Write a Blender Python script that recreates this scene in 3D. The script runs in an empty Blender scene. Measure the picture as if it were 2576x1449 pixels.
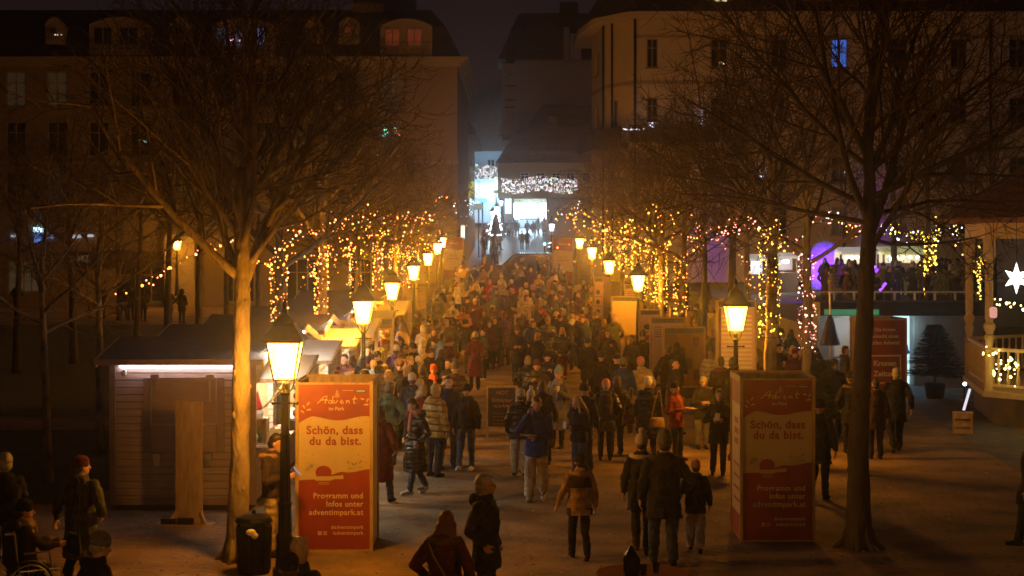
import bpy, bmesh, math, random
from mathutils import Vector, Matrix, noise
R=math.radians; PI=math.pi; V=Vector
sc=bpy.context.scene; COL=sc.collection
rnd=random.Random(7)
# ---------------------------------------------------------------- camera, sky, exposure
FP=4300.0; CH=4.6; HX=1288.0; HY=600.0          # focal length in 2576-px units, eye height, horizon
cd=bpy.data.cameras.new('camera'); cam=bpy.data.objects.new('camera',cd); COL.objects.link(cam)
cam.location=(0,0,CH); cam.rotation_euler=(R(90),0,0)
cd.sensor_width=36; cd.lens=36*FP/2576; cd.shift_y=-(724.5-HY)/2576; cd.clip_end=900; cd.clip_start=.1
cd.dof.use_dof=True; cd.dof.focus_distance=28; cd.dof.aperture_fstop=3.6
sc.camera=cam
w=bpy.data.worlds.new("World"); sc.world=w; w.use_nodes=True
nt=w.node_tree; bg=nt.nodes['Background']; sky=nt.nodes.new('ShaderNodeTexSky'); sky.sky_type='NISHITA'
sky.sun_disc=False; sky.sun_elevation=R(25); sky.sun_rotation=R(180); sky.dust_density=3
sk1=nt.nodes.new('ShaderNodeVectorMath'); sk1.operation='SCALE'; sk1.inputs['Scale'].default_value=.0008
nt.links.new(sky.outputs[0],sk1.inputs[0]); sk2=nt.nodes.new('ShaderNodeVectorMath'); sk2.operation='ADD'; sk2.inputs[1].default_value=(.13,.07,.075)   # city glow on the night mist
nt.links.new(sk1.outputs[0],sk2.inputs[0]); nt.links.new(sk2.outputs[0],bg.inputs[0]); bg.inputs[1].default_value=.09
sc.view_settings.view_transform='Standard'; sc.view_settings.look='None'; sc.view_settings.exposure=0; sc.view_settings.gamma=1
sc.cycles.use_denoising=True; sc.cycles.sample_clamp_indirect=2.0; sc.cycles.max_bounces=5; sc.cycles.volume_bounces=0
sc.cycles.transparent_max_bounces=16; sc.cycles.diffuse_bounces=2; sc.cycles.glossy_bounces=2
sc.cycles.caustics_reflective=False; sc.cycles.caustics_refractive=False
# ---------------------------------------------------------------- helpers
def sstep(a,b,x):
    t=max(0,min(1,(x-a)/(b-a))); return t*t*(3-2*t)
def g(x,y):
    t=(y-54)/4.0
    r=.037*4*(math.log1p(math.exp(t)) if t<30 else t)
    wl=1-.78*sstep(6,14,-x)*(1-sstep(112,125,y)); wr=1-.6*sstep(8.5,14,x)*(1-sstep(100,118,y))
    return r*wl*wr
def at(px,py,d): return V(((px-HX)*d/FP,d,CH-(py-HY)*d/FP))
def solve(f,lo=11,hi=240):
    for _ in range(50):
        m=(lo+hi)/2
        if f(m)>0: lo=m
        else: hi=m
    return (lo+hi)/2
def gnd(px,py):
    d=solve(lambda d:HY+(CH-g((px-HX)*d/FP,d))*FP/d-py); x=(px-HX)*d/FP
    return V((x,d,g(x,d)))
def byhead(px,py,h,z=None):
    d=solve(lambda d:HY+(CH-(g((px-HX)*d/FP,d) if z is None else z)-h)*FP/d-py); x=(px-HX)*d/FP
    return V((x,d,g(x,d) if z is None else z))
def tag(o,label=None,cat=None,group=None,kind=None):
    if label:o['label']=label
    if cat:o['category']=cat
    if group:o['group']=group
    if kind:o['kind']=kind
    return o
def thing(name,label,cat,loc=(0,0,0),rz=0,group=None):
    o=bpy.data.objects.new(name,None); COL.objects.link(o); o.location=loc; o.rotation_euler=(0,0,rz); o.empty_display_size=.1
    return tag(o,label,cat,group)
class MB:
    def __init__(s): s.v=[]; s.f=[]; s.m=[]
    def add(s,vs,fs,mi=0):
        n=len(s.v); s.v+= [tuple(v) for v in vs]
        for f in fs: s.f.append(tuple(i+n for i in f)); s.m.append(mi)
    def box(s,x0,x1,y0,y1,z0,z1,mi=0,M=None):
        vs=[V((x,y,z)) for z in(z0,z1) for y in(y0,y1) for x in(x0,x1)]
        if M: vs=[M@v for v in vs]
        s.add(vs,[(0,2,3,1),(4,5,7,6),(0,1,5,4),(2,6,7,3),(0,4,6,2),(1,3,7,5)],mi)
    def beam(s,a,b,w,h,mi=0):
        a=V(a);b=V(b);d=b-a;L=d.length
        M=Matrix.Translation(a)@d.to_track_quat('X','Z').to_matrix().to_4x4()
        s.box(0,L,-w/2,w/2,-h/2,h/2,mi,M)
    def tube(s,pts,rs,n=6,mi=0,cap=True):
        pts=[V(p) for p in pts]; 
        if not hasattr(rs,'__len__'): rs=[rs]*len(pts)
        vs=[];fs=[];u=None
        for i,p in enumerate(pts):
            d=(pts[min(i+1,len(pts)-1)]-pts[max(i-1,0)])
            if d.length<1e-9:d=V((0,0,1))
            d.normalize()
            if u is None: u=d.orthogonal().normalized()
            else:
                u=u-d*u.dot(d)
                if u.length<1e-6: u=d.orthogonal()
                u.normalize()
            w_=d.cross(u)
            for k in range(n):
                a=2*PI*k/n; vs.append(p+(u*math.cos(a)+w_*math.sin(a))*rs[i])
        for i in range(len(pts)-1):
            for k in range(n): fs.append((i*n+k,i*n+(k+1)%n,(i+1)*n+(k+1)%n,(i+1)*n+k))
        if cap:
            fs.append(tuple(range(n-1,-1,-1))); fs.append(tuple((len(pts)-1)*n+k for k in range(n)))
        s.add(vs,fs,mi)
    def lathe(s,prof,n=16,c=(0,0,0),mi=0,rot=0,sx=1,sy=1):
        vs=[];fs=[];L=len(prof)
        for (r,z) in prof:
            for k in range(n):
                a=rot+2*PI*k/n; vs.append((c[0]+r*math.cos(a)*sx,c[1]+r*math.sin(a)*sy,c[2]+z))
        for i in range(L-1):
            for k in range(n): fs.append((i*n+k,i*n+(k+1)%n,(i+1)*n+(k+1)%n,(i+1)*n+k))
        fs.append(tuple(range(n-1,-1,-1))); fs.append(tuple((L-1)*n+k for k in range(n)))
        s.add(vs,fs,mi)
    def ell(s,c,r,n=10,m=6,mi=0,M=None):
        vs=[];fs=[]
        for i in range(m+1):
            t=PI*i/m
            for k in range(n):
                a=2*PI*k/n; p=V((r[0]*math.sin(t)*math.cos(a),r[1]*math.sin(t)*math.sin(a),-r[2]*math.cos(t)))
                if M: p=M@p
                vs.append(V(c)+p)
        for i in range(m):
            for k in range(n): fs.append((i*n+k,i*n+(k+1)%n,(i+1)*n+(k+1)%n,(i+1)*n+k))
        s.add(vs,fs,mi)
    def poly(s,pts,mi=0): s.add(pts,[tuple(range(len(pts)))],mi)
    def prism(s,pts2,y0,y1,mi=0,axis='y'):
        n=len(pts2)
        if axis=='y': a=[(x,y0,z) for x,z in pts2]; b=[(x,y1,z) for x,z in pts2]
        elif axis=='x': a=[(y0,x,z) for x,z in pts2]; b=[(y1,x,z) for x,z in pts2]
        else: a=[(x,z,y0) for x,z in pts2]; b=[(x,z,y1) for x,z in pts2]
        fs=[tuple(range(n)),tuple(range(2*n-1,n-1,-1))]+[(i,i+n,(i+1)%n+n,(i+1)%n) for i in range(n)]
        s.add(a+b,fs,mi)
    def build(s,name,mats,parent=None,smooth=False,loc=None):
        me=bpy.data.meshes.new(name); me.from_pydata(s.v,[],s.f)
        if not isinstance(mats,(list,tuple)): mats=[mats]
        for m in mats: me.materials.append(m)
        if len(mats)>1: me.polygons.foreach_set('material_index',s.m)
        me.validate(); me.update()
        bm=bmesh.new(); bm.from_mesh(me); bmesh.ops.recalc_face_normals(bm,faces=bm.faces[:]); bm.to_mesh(me); bm.free()
        if smooth: me.polygons.foreach_set('use_smooth',[True]*len(me.polygons))
        o=bpy.data.objects.new(name,me); COL.objects.link(o)
        if parent: o.parent=parent
        if loc: o.location=loc
        return o
# ---------------------------------------------------------------- materials
def newmat(name):
    m=bpy.data.materials.new(name); m.use_nodes=True; return m,m.node_tree,m.node_tree.nodes['Principled BSDF']
def mat(name,col,rough=.8,var=.25,scale=6,bump=.0,bscale=30,metal=0,spec=None,stretch=(1,1,1),objcol=False,col2=None,detail=6):
    m,nt,p=newmat(name); L=nt.links.new
    tc=nt.nodes.new('ShaderNodeTexCoord'); mp=nt.nodes.new('ShaderNodeMapping'); mp.inputs['Scale'].default_value=stretch
    L(tc.outputs['Object'],mp.inputs[0])
    nz=nt.nodes.new('ShaderNodeTexNoise'); nz.inputs['Scale'].default_value=scale; nz.inputs['Detail'].default_value=detail; L(mp.outputs[0],nz.inputs['Vector'])
    mr=nt.nodes.new('ShaderNodeMapRange'); mr.inputs[1].default_value=.3; mr.inputs[2].default_value=.7
    L(nz.outputs['Fac'],mr.inputs[0])
    if col2:
        mx=nt.nodes.new('ShaderNodeMix'); mx.data_type='RGBA'; L(mr.outputs[0],mx.inputs[0])
        mx.inputs[6].default_value=(*col,1); mx.inputs[7].default_value=(*col2,1); L(mx.outputs[2],p.inputs['Base Color'])
    else:
        mr.inputs[3].default_value=1-var; mr.inputs[4].default_value=1+var
        mx=nt.nodes.new('ShaderNodeMix'); mx.data_type='RGBA'; mx.blend_type='MULTIPLY'; mx.inputs[0].default_value=1
        mx.inputs[6].default_value=(*col,1)
        if objcol:
            oi=nt.nodes.new('ShaderNodeObjectInfo'); L(oi.outputs['Color'],mx.inputs[6])
        cb=nt.nodes.new('ShaderNodeCombineColor')
        for i in range(3): L(mr.outputs[0],cb.inputs[i])
        L(cb.outputs[0],mx.inputs[7]); L(mx.outputs[2],p.inputs['Base Color'])
    p.inputs['Roughness'].default_value=rough; p.inputs['Metallic'].default_value=metal
    if spec is not None: p.inputs['Specular IOR Level'].default_value=spec
    if bump:
        n2=nt.nodes.new('ShaderNodeTexNoise'); n2.inputs['Scale'].default_value=bscale; n2.inputs['Detail'].default_value=8; L(mp.outputs[0],n2.inputs['Vector'])
        b=nt.nodes.new('ShaderNodeBump'); b.inputs['Strength'].default_value=1; b.inputs['Distance'].default_value=bump
        L(n2.outputs['Fac'],b.inputs['Height']); L(b.outputs[0],p.inputs['Normal'])
    return m
def em(name,col,strength,sample=False,base=None):
    m,nt,p=newmat(name); p.inputs['Base Color'].default_value=(*(base or (.02,.02,.02)),1)
    p.inputs['Emission Color'].default_value=(*col,1); p.inputs['Emission Strength'].default_value=strength
    m.cycles.emission_sampling='AUTO' if sample else 'NONE'; return m
def stripes(m,axis,freq,depth,dark=.55,sharp=.12):
    """grooves across a boarded or quilted surface: bump plus darker joints"""
    nt=m.node_tree; p=nt.nodes['Principled BSDF']; L=nt.links.new
    tc=nt.nodes.new('ShaderNodeTexCoord'); sp=nt.nodes.new('ShaderNodeSeparateXYZ'); L(tc.outputs['Object'],sp.inputs[0])
    a=nt.nodes.new('ShaderNodeMath'); a.operation='MULTIPLY'; a.inputs[1].default_value=freq; L(sp.outputs[axis],a.inputs[0])
    f=nt.nodes.new('ShaderNodeMath'); f.operation='FRACT'; L(a.outputs[0],f.inputs[0])
    r=nt.nodes.new('ShaderNodeMapRange'); r.inputs[1].default_value=0; r.inputs[2].default_value=sharp; L(f.outputs[0],r.inputs[0])
    b=nt.nodes.new('ShaderNodeBump'); b.inputs['Distance'].default_value=depth; L(r.outputs[0],b.inputs['Height'])
    old=p.inputs['Normal'].links[0].from_socket if p.inputs['Normal'].links else None
    if old: L(old,b.inputs['Normal'])
    L(b.outputs[0],p.inputs['Normal'])
    if dark<1:
        mx=nt.nodes.new('ShaderNodeMix'); mx.data_type='RGBA'; mx.blend_type='MULTIPLY'; mx.inputs[0].default_value=1
        o=p.inputs['Base Color'].links[0].from_socket; L(o,mx.inputs[6])
        r2=nt.nodes.new('ShaderNodeMapRange'); r2.inputs[2].default_value=sharp; r2.inputs[3].default_value=dark; r2.inputs[4].default_value=1; L(f.outputs[0],r2.inputs[0])
        cb=nt.nodes.new('ShaderNodeCombineColor')
        for i in range(3): L(r2.outputs[0],cb.inputs[i])
        L(cb.outputs[0],mx.inputs[7]); L(mx.outputs[2],p.inputs['Base Color'])
    return m
WARM=(1.0,.335,.002)
M_ground=mat('gravel',(.115,.078,.043),.95,scale=.9,bump=.045,bscale=7,col2=(.37,.245,.14),detail=15)
M_lawn=mat('lawn_grass',(.045,.06,.03),1,scale=2,bump=.03,bscale=20,col2=(.09,.09,.055))
M_path=mat('path_gravel',(.2,.18,.15),.95,scale=1.5,bump=.01,bscale=20,col2=(.27,.25,.2))
M_paving=stripes(mat('paving',(.13,.12,.11),.8,.3,3,bump=.006,bscale=30),1,2.5,.01,.6,.08)
M_asphalt=mat('wet_asphalt',(.06,.06,.065),.35,.3,1.2,bump=.003,bscale=12)
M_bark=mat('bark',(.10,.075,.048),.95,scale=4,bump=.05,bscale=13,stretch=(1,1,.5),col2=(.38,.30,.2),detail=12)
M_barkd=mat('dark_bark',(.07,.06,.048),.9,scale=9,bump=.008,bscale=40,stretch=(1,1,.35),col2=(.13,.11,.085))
M_twig=mat('twig_bark',(.12,.09,.06),.9,.3,5)
M_iron=mat('black_iron',(.012,.013,.014),.38,.3,20,bump=.001,metal=.6)
M_wood=mat('pine_wood',(.42,.30,.17),.7,.25,3,bump=.003,bscale=25,stretch=(6,6,1))
M_woodh=mat('pine_board',(.42,.30,.17),.7,.25,3,bump=.003,bscale=25,stretch=(1,6,6))
M_siding=stripes(mat('hut_siding',(.40,.31,.25),.65,.15,4,bump=.003,bscale=30,stretch=(.4,1,6)),2,8.2,.012,.5,.14)
M_hutpanel=mat('hut_panel',(.36,.27,.22),.55,.12,5,bump=.002,bscale=30,stretch=(.5,1,5))
M_trim=mat('hut_trim',(.28,.21,.16),.6,.15,5,bump=.002)
M_roof=mat('felt_roof',(.055,.045,.04),.85,.3,4,bump=.004,bscale=50)
M_flap=mat('flap_board',(.62,.56,.5),.5,.1,4,stretch=(1,.3,1))
M_metal=mat('galvanised',(.5,.5,.5),.35,.15,20,metal=.9)
M_white=mat('white_paint',(.75,.73,.7),.5,.08,5)
M_dark=mat('dark_matt',(.02,.02,.02),.6,.2,10)
M_red=mat('red_print',(.25,.030,.012),.55,.22,2.2)
M_cream=mat('cream_print',(.50,.40,.22),.55,.05,3)
M_printred=mat('letter_red',(.26,.03,.02),.5,.05,3)
M_printlite=mat('letter_cream',(.66,.54,.36),.5,.03,3)
M_blue=mat('print_blue',(.05,.08,.22),.5,.05,3)
M_glass=mat('window_glass',(.02,.022,.028),.12,.3,2,spec=.6)
M_skin=mat('skin',(.52,.30,.21),.5,.08,15)
M_eye=mat('eye_dark',(.03,.02,.015),.3,.1,5); M_lip=mat('lips',(.36,.12,.10),.5,.1,5)
M_cloth=mat('cloth',(1,1,1),.9,.42,7,bump=.016,bscale=13,objcol=True)
M_puff=stripes(mat('puffer_cloth',(1,1,1),.42,.3,8,bump=.016,bscale=12,objcol=True),2,8,.035,.45,.25)
M_shiny=stripes(mat('shiny_puffer',(1,1,1),.16,.15,10,bump=.02,bscale=14,objcol=True,spec=1.0),2,9,.02,.7,.22)
M_knit=stripes(mat('knit',(1,1,1),.95,.2,20,bump=.006,bscale=60,objcol=True),2,55,.004,.75,.4)
M_hairm=mat('hair',(1,1,1),.55,.35,12,bump=.006,bscale=30,stretch=(5,5,.6),objcol=True)
# ---------------------------------------------------------------- lettering
def text(s,size,m,parent,x,z,y,align='CENTER',bold=.0,name='lettering',rot=None,ext=.002,shear=0,sx=1,spacing=1):
    cu=bpy.data.curves.new(name,'FONT'); cu.body=s; cu.size=size; cu.extrude=ext; cu.offset=bold; cu.align_x=align; cu.align_y='CENTER'; cu.shear=shear; cu.space_character=spacing
    cu.resolution_u=3
    o=bpy.data.objects.new(name,cu); COL.objects.link(o)
    me=bpy.data.meshes.new_from_object(o.evaluated_get(bpy.context.evaluated_depsgraph_get())); bpy.data.objects.remove(o)
    me.materials.clear(); me.materials.append(m)
    o=bpy.data.objects.new(name,me); COL.objects.link(o); o.parent=parent; o.location=(x,y,z); o.rotation_euler=rot or (R(90),0,0); o.scale=(sx,1,1)
    return o
# ---------------------------------------------------------------- soft-bodied figures: union of shapes, voxel-merged into one surface
def cap(p0,r0,p1,r1,n=10):
    p0=V(p0);p1=V(p1);d=p1-p0
    if d.length<1e-6:d=V((0,0,1e-4))
    L=d.length;d.normalize();pts=[];rs=[]
    for a in(-80,-50,-20,0): pts.append(p0+d*r0*math.sin(R(a)));rs.append(r0*math.cos(R(a)))
    for a in(0,20,50,80): pts.append(p1+d*r1*math.sin(R(a)));rs.append(r1*math.cos(R(a)))
    return ('t',pts,rs,n)
def lof(*rings): return ('l',rings)     # rings (x,y,z,rx,ry)
def elp(c,r): return ('e',c,r)
SHOP=bpy.data.scenes.new('workshop')
def blob(prims,vox,smooth=3,fold=0,cut=None):
    m=MB()
    for p in prims:
        if p[0]=='t': m.tube(p[1],p[2],p[3])
        elif p[0]=='e': m.ell(p[1],p[2],14,9)
        else:
            vs=[];fs=[];n=18;r=p[1]
            for (x,y,z,rx,ry) in r:
                for k in range(n):
                    a=2*PI*k/n; vs.append((x+rx*math.cos(a),y+ry*math.sin(a),z))
            for i in range(len(r)-1):
                for k in range(n): fs.append((i*n+k,i*n+(k+1)%n,(i+1)*n+(k+1)%n,(i+1)*n+k))
            fs.append(tuple(range(n-1,-1,-1))); fs.append(tuple((len(r)-1)*n+k for k in range(n)))
            m.add(vs,fs)
    o=m.build('tmp',M_cloth)
    bm=bmesh.new(); bm.from_mesh(o.data); bmesh.ops.remove_doubles(bm,verts=bm.verts[:],dist=1e-5); bmesh.ops.recalc_face_normals(bm,faces=bm.faces[:]); bm.to_mesh(o.data); bm.free()
    md=o.modifiers.new('r','REMESH'); md.mode='VOXEL'; md.voxel_size=vox
    sm=o.modifiers.new('s','SMOOTH'); sm.factor=.5; sm.iterations=smooth
    COL.objects.unlink(o); SHOP.collection.objects.link(o); vl=SHOP.view_layers[0]; vl.update()
    me=bpy.data.meshes.new_from_object(o.evaluated_get(vl.depsgraph)); bpy.data.objects.remove(o)
    me.polygons.foreach_set('use_smooth',[True]*len(me.polygons)); me.materials.clear()
    if fold:
        N_=len(me.vertices); co=[0]*(3*N_); no=[0]*(3*N_); me.vertices.foreach_get('co',co); me.vertices.foreach_get('normal',no)
        for i in range(0,3*N_,3):
            q=V((co[i]*8,co[i+1]*8,co[i+2]*4)); a=(noise.noise(q)+.6*noise.noise(V((co[i]*5,co[i+1]*5,co[i+2]*19)))+.4*noise.noise(q*2.7))*fold
            for j in range(3): co[i+j]+=no[i+j]*a
        me.vertices.foreach_set('co',co); me.update()
    return me
POSES={}
def limb(s,t): return V((t[0]*s,t[1],t[2]))
ARM={'down':((.255,.03,1.13),(.275,-.04,.89),(0,-.1,-1),.35),'pocket':((.30,.09,1.14),(.235,-.07,.98),(-.3,-.3,-.9),.5),
 'hold':((.265,.02,1.12),(.10,-.24,1.17),(-.5,-.8,.15),.9),'cup':((.27,-.03,1.13),(.12,-.26,1.30),(-.45,-.6,.6),.9),
 'ear':((.30,-.16,1.17),(.13,-.13,1.47),(-.25,.1,.95),.8),'swing':((.26,.16,1.16),(.28,.10,.92),(0,-.2,-1),.4),
 'swingf':((.25,-.08,1.13),(.26,-.24,.95),(0,-.5,-.8),.4),'out':((.29,.02,1.14),(.37,-.06,.91),(.35,-.2,-.9),.4),'plate':((.25,-.02,1.12),(.06,-.30,1.12),(-.8,-.5,.05),.5),
 'fwd':((.23,-.14,1.2),(.18,-.38,1.2),(-.1,-1,0),.6)}
LEG={'stand':((.10,-.015,.50),(.105,.01,.085)),'wide':((.13,-.02,.50),(.17,.01,.085)),'f':((.095,-.12,.51),(.09,-.17,.09)),'b':((.09,.02,.49),(.085,.22,.13)),'sit':((.11,-.42,.50),(.11,-.46,.11)),'bent':((.1,-.10,.5),(.1,.08,.085))}
def pose(armL='down',armR='down',legL='stand',legR='stand',yaw=0,nod=0,fem=False,sit=False):
    return (armL,armR,legL,legR,yaw,nod,fem,sit)
def headM(ps):
    return Matrix.Translation((0,0,1.5))@Matrix.Rotation(R(ps[4]),4,'Z')@Matrix.Rotation(R(ps[5]),4,'X')@Matrix.Translation((0,0,-1.5))
def hand(wr,d,side,curl,k=1):
    u=V(d).normalized(); n=V((-side,0,0)); n=(n-u*n.dot(u))
    if n.length<.2: n=V((0,0,1))-u*u.z
    n.normalize(); w_=u.cross(n)*side
    if w_.y>0 and abs(w_.z)<.7: w_=-w_
    out=[]
    for off,l in((.029,.07),(.010,.08),(-.010,.074),(-.028,.056)):
        kn=wr+u*.085+w_*off; out.append(cap(wr+w_*off*.6,.016,kn,.0125,8))
        a=curl*(1+off*3); m=kn+(u*math.cos(a)+n*math.sin(a))*l*.55; t=m+(u*math.cos(2*a)+n*math.sin(2*a))*l*.45
        out+= [cap(kn,.0105,m,.0095,6),cap(m,.0095,t,.008,6)]
    b=wr+u*.03+w_*.03; m=b+(u*.6+w_*.7+n*.3).normalized()*.04
    out+= [cap(b,.014,m,.012,6),cap(m,.012,m+(u*.8+w_*.2+n*.5).normalized()*.032,.009,6)]
    return out
def legs(ps,drop=0):
    res=[]
    for s,l in((-1,ps[2]),(1,ps[3])):
        k,a=LEG[l]; res.append((V((.095*s,0,.93)),limb(s,k),limb(s,a)))
    return res
def arms(ps):
    res=[];sw=.185 if not ps[6] else .165
    for s,a in((-1,ps[0]),(1,ps[1])):
        e,w_,d,c=ARM[a]; res.append((s,V((sw*s,.01,1.41)),limb(s,e),limb(s,w_),limb(s,d),c))
    return res
def body_mesh(ps,vox):
    H=headM(ps); h=lambda p:tuple(H@V(p)); P=[]
    P+=[elp(h((0,.012,1.665)),(.077,.097,.098)),elp(h((0,-.022,1.605)),(.062,.074,.085)),elp(h((0,-.055,1.55)),(.035,.035,.03)),
        cap(h((0,-.092,1.648)),.010,h((0,-.115,1.606)),.0155,8),cap(h((-.035,-.08,1.662)),.012,h((.035,-.08,1.662)),.012,8),cap(h((-.018,-.092,1.572)),.009,h((.018,-.092,1.572)),.009,6)]
    for s in(-1,1): P.append(elp(h((.08*s,.012,1.625)),(.012,.02,.032)))
    P.append(cap((0,.015,1.42),.058,h((0,.012,1.56)),.052))
    P.append(lof((0,0,.86,.12,.09),(0,0,.92,.155,.11),(0,0,1.05,.135,.095),(0,0,1.2,.155,.105),(0,0,1.33,.175,.105),(0,.01,1.41,.15,.085),(0,.01,1.45,.07,.06)))
    for s,sh,e,w_,d,c in arms(ps): P+=[cap(sh,.052,e,.042),cap(e,.042,w_,.028)]+hand(w_,d,s,c)
    for hp,k,a in legs(ps):
        P+=[cap(hp,.085,k,.056),cap(k,.056,a,.038),cap(a-V((0,-.02,.03)),.036,a+V((0,-.15,-.045)),.03)]
    me=blob(P,vox,1)
    for m in(M_skin,M_eye,M_lip): me.materials.append(m)
    ey=[H@V((.031*s,-.09,1.636)) for s in(-1,1)]; br=[H@V((x,-.094,1.664)) for x in(-.04,-.025,.025,.04)]; lp=[H@V((x,-.103,1.573)) for x in(-.014,0,.014)]
    r=max(.010,vox*.8)
    for p in me.polygons:
        c=p.center
        if c.z<1.3: continue
        if any((c-e).length<r*1.15 for e in ey) or any((c-e).length<r*.8 for e in br): p.material_index=1
        elif any((c-e).length<r for e in lp): p.material_index=2
    return me
def coat_mesh(ps,kind,vox):
    f=.92 if ps[6] else 1; P=[]; puff=1.10 if 'puff' in kind else 1.0
    hem={'short':.86,'hip':.76,'mid':.66,'long':.42,'xlong':.24}[kind.split('_')[-1]]
    walk=ps[2] in'fb' and ps[2]!=ps[3]; wy=1.25 if walk else 1.0
    rings=[(0,.012,1.475,.082,.075),(0,.012,1.445,.125*f,.09),(0,.01,1.41,.185*f,.115),(0,.005,1.32,.215*f*puff,.142*puff),(0,0,1.2,.208*f*puff,.145*puff),(0,0,1.06,.19*f*puff,.138*puff),(0,0,.95,.205*puff,.148*puff)]
    z=.84
    while z>hem+.02: rings.append((0,0,z,.205*puff*(1+.22*(.9-z)),(.148*puff)*(1+.35*(.9-z))*wy)); z-=.12
    rings.append((0,0,hem,rings[-1][3]*1.01,rings[-1][4]*1.01)); P.append(lof(*rings[::-1]))
    if ps[7]: P=[lof((0,0,.85,.2,.15),(0,0,1.0,.21,.16),(0,0,1.2,.21,.15),(0,.005,1.32,.22,.145),(0,.01,1.41,.185,.115),(0,.012,1.475,.08,.075))]
    for s,sh,e,w_,d,c in arms(ps):
        sh=sh*1.0; P+=[cap(sh+V((-.02*s,0,-.015)),.083*puff,e,.064*puff),cap(e,.064*puff,w_+(e-w_).normalized()*.015,.048*puff)]
    P.append(lof((0,.015,1.42,.105,.095),(0,.012,1.50,.086,.086),(0,.012,1.535,.078,.080)))
    P.append(elp((0,.115,1.47),(.125,.065,.075)))
    return blob(P,vox,2,fold=.019)
def trouser_mesh(ps,vox,wide=False):
    P=[lof((0,0,.84,.15,.115),(0,0,.93,.165,.12),(0,0,1.0,.155,.11))]; k2=1.35 if wide else 1
    for hp,k,a in legs(ps): P+=[cap(hp,.102,k,.072*k2),cap(k,.073*k2,a+V((0,0,.03)),.058*k2*1.05)]
    return blob(P,vox,2,fold=.017)
def shoe_mesh(ps,vox,boot=False):
    P=[]
    for i,(hp,k,a) in enumerate(legs(ps)):
        back=(ps[2+i]=='b'); t=a+(V((0,-.10,-.115)) if back else V((0,-.165,-.045)))
        P+=[cap(a+V((0,.03,-.04)),.042,t,.038),cap(a+V((0,.0,-.01)),.045,t+V((0,.06,.01)),.036)]
        if boot: P.append(cap(a,.058,a+(k-a)*.5,.062))
    return blob(P,vox,1)
HG={}
def headgear(kind,vox=.013):
    if kind in HG: return HG[kind]
    if kind in('beanie','pompom'):
        P=[lof((0,.014,1.655,.088,.108),(0,.014,1.70,.091,.111),(0,.018,1.74,.086,.104),(0,.022,1.775,.064,.08),(0,.025,1.795,.025,.03)),lof((0,.022,1.635,.09,.1),(0,.018,1.685,.095,.114))]
        P[1]=lof((0,.03,1.63,.088,.095),(0,.016,1.66,.095,.114),(0,.016,1.692,.095,.115))
        if kind=='pompom': P.append(elp((0,.03,1.835),(.05,.05,.045)))
        m=M_knit
    elif kind=='tall': P=[lof((0,.03,1.63,.088,.095),(0,.016,1.66,.094,.114),(0,.02,1.74,.088,.104),(0,.04,1.80,.06,.07),(0,.055,1.85,.03,.035))]; m=M_knit
    elif kind=='cap': P=[lof((0,.02,1.66,.085,.105),(0,.015,1.72,.085,.103),(0,.015,1.765,.06,.075),(0,.015,1.775,.02,.02)),lof((0,-.115,1.69,.07,.075),(0,-.115,1.70,.07,.075))]; m=M_cloth
    elif kind=='fur': P=[lof((0,.014,1.63,.1,.115),(0,.014,1.68,.118,.135),(0,.014,1.74,.112,.128),(0,.014,1.79,.06,.07))]; m=M_cloth
    elif kind=='short': P=[elp((0,.025,1.685),(.086,.098,.096)),elp((0,.05,1.61),(.08,.07,.085)),elp((0,-.03,1.738),(.062,.05,.03))]; m=M_hairm
    elif kind=='bun': P=[elp((0,.025,1.685),(.086,.098,.092)),elp((0,.055,1.61),(.076,.06,.08)),elp((0,.10,1.75),(.05,.045,.045))]; m=M_hairm
    elif kind=='pony': P=[elp((0,.025,1.685),(.086,.098,.092)),elp((0,.05,1.61),(.076,.06,.08)),cap((0,.12,1.66),.035,(0,.15,1.43),.03)]; m=M_hairm
    elif kind=='long': P=[elp((0,.025,1.685),(.09,.1,.095)),elp((0,.055,1.6),(.098,.07,.12)),lof((0,.12,1.34,.06,.03),(0,.115,1.42,.11,.045),(0,.09,1.5,.115,.06),(0,.06,1.6,.098,.07)),cap((-.085,.0,1.64),.026,(-.1,-.03,1.44),.03),cap((.085,.0,1.64),.026,(.1,-.03,1.44),.03)]; m=M_hairm
    elif kind=='bob': P=[elp((0,.025,1.685),(.094,.104,.098)),elp((0,.045,1.60),(.102,.085,.11))]; m=M_hairm
    elif kind=='hood': P=[elp((0,.045,1.665),(.118,.125,.135)),elp((0,.06,1.56),(.115,.1,.12)),cap((-.09,-.02,1.73),.03,(-.09,-.03,1.57),.03),cap((.09,-.02,1.73),.03,(.09,-.03,1.57),.03),cap((-.09,-.02,1.73),.03,(.09,-.02,1.73),.03)]; m=M_cloth
    elif kind=='scarf': P=[lof((0,-.0,1.42,.125,.125),(0,-.0,1.46,.12,.125),(0,0,1.51,.1,.105),(0,0,1.54,.085,.09)),cap((.04,-.13,1.47),.04,(.06,-.17,1.18),.045)]; m=M_knit
    elif kind=='collar': P=[cap((.15*math.sin(a),.02+.13*math.cos(a),1.455),.047,(.15*math.sin(a+.5),.02+.13*math.cos(a+.5),1.455),.047,8) for a in [i*.5-2.2 for i in range(9)]]; m=M_cloth
    elif kind=='shawl': P=[lof((0,.02,1.0,.2,.1),(0,.02,1.12,.26,.17),(0,.02,1.3,.25,.16),(0,.02,1.42,.19,.13),(0,.02,1.5,.09,.09))]; m=M_cloth
    me=blob(P,vox,1,fold=.012 if kind in('long','fur','collar','short','bob') else .005 if kind in('shawl','scarf') else 0); me.materials.append(m); HG[kind]=me; return me
GNAME={'beanie':'beanie','pompom':'bobble_hat','tall':'beanie','cap':'cap','fur':'fur_hat','short':'hair','bun':'hair','pony':'hair','long':'hair','bob':'hair','hood':'hood','scarf':'scarf','collar':'fur_collar','shawl':'shawl'}
LIB={}
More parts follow.
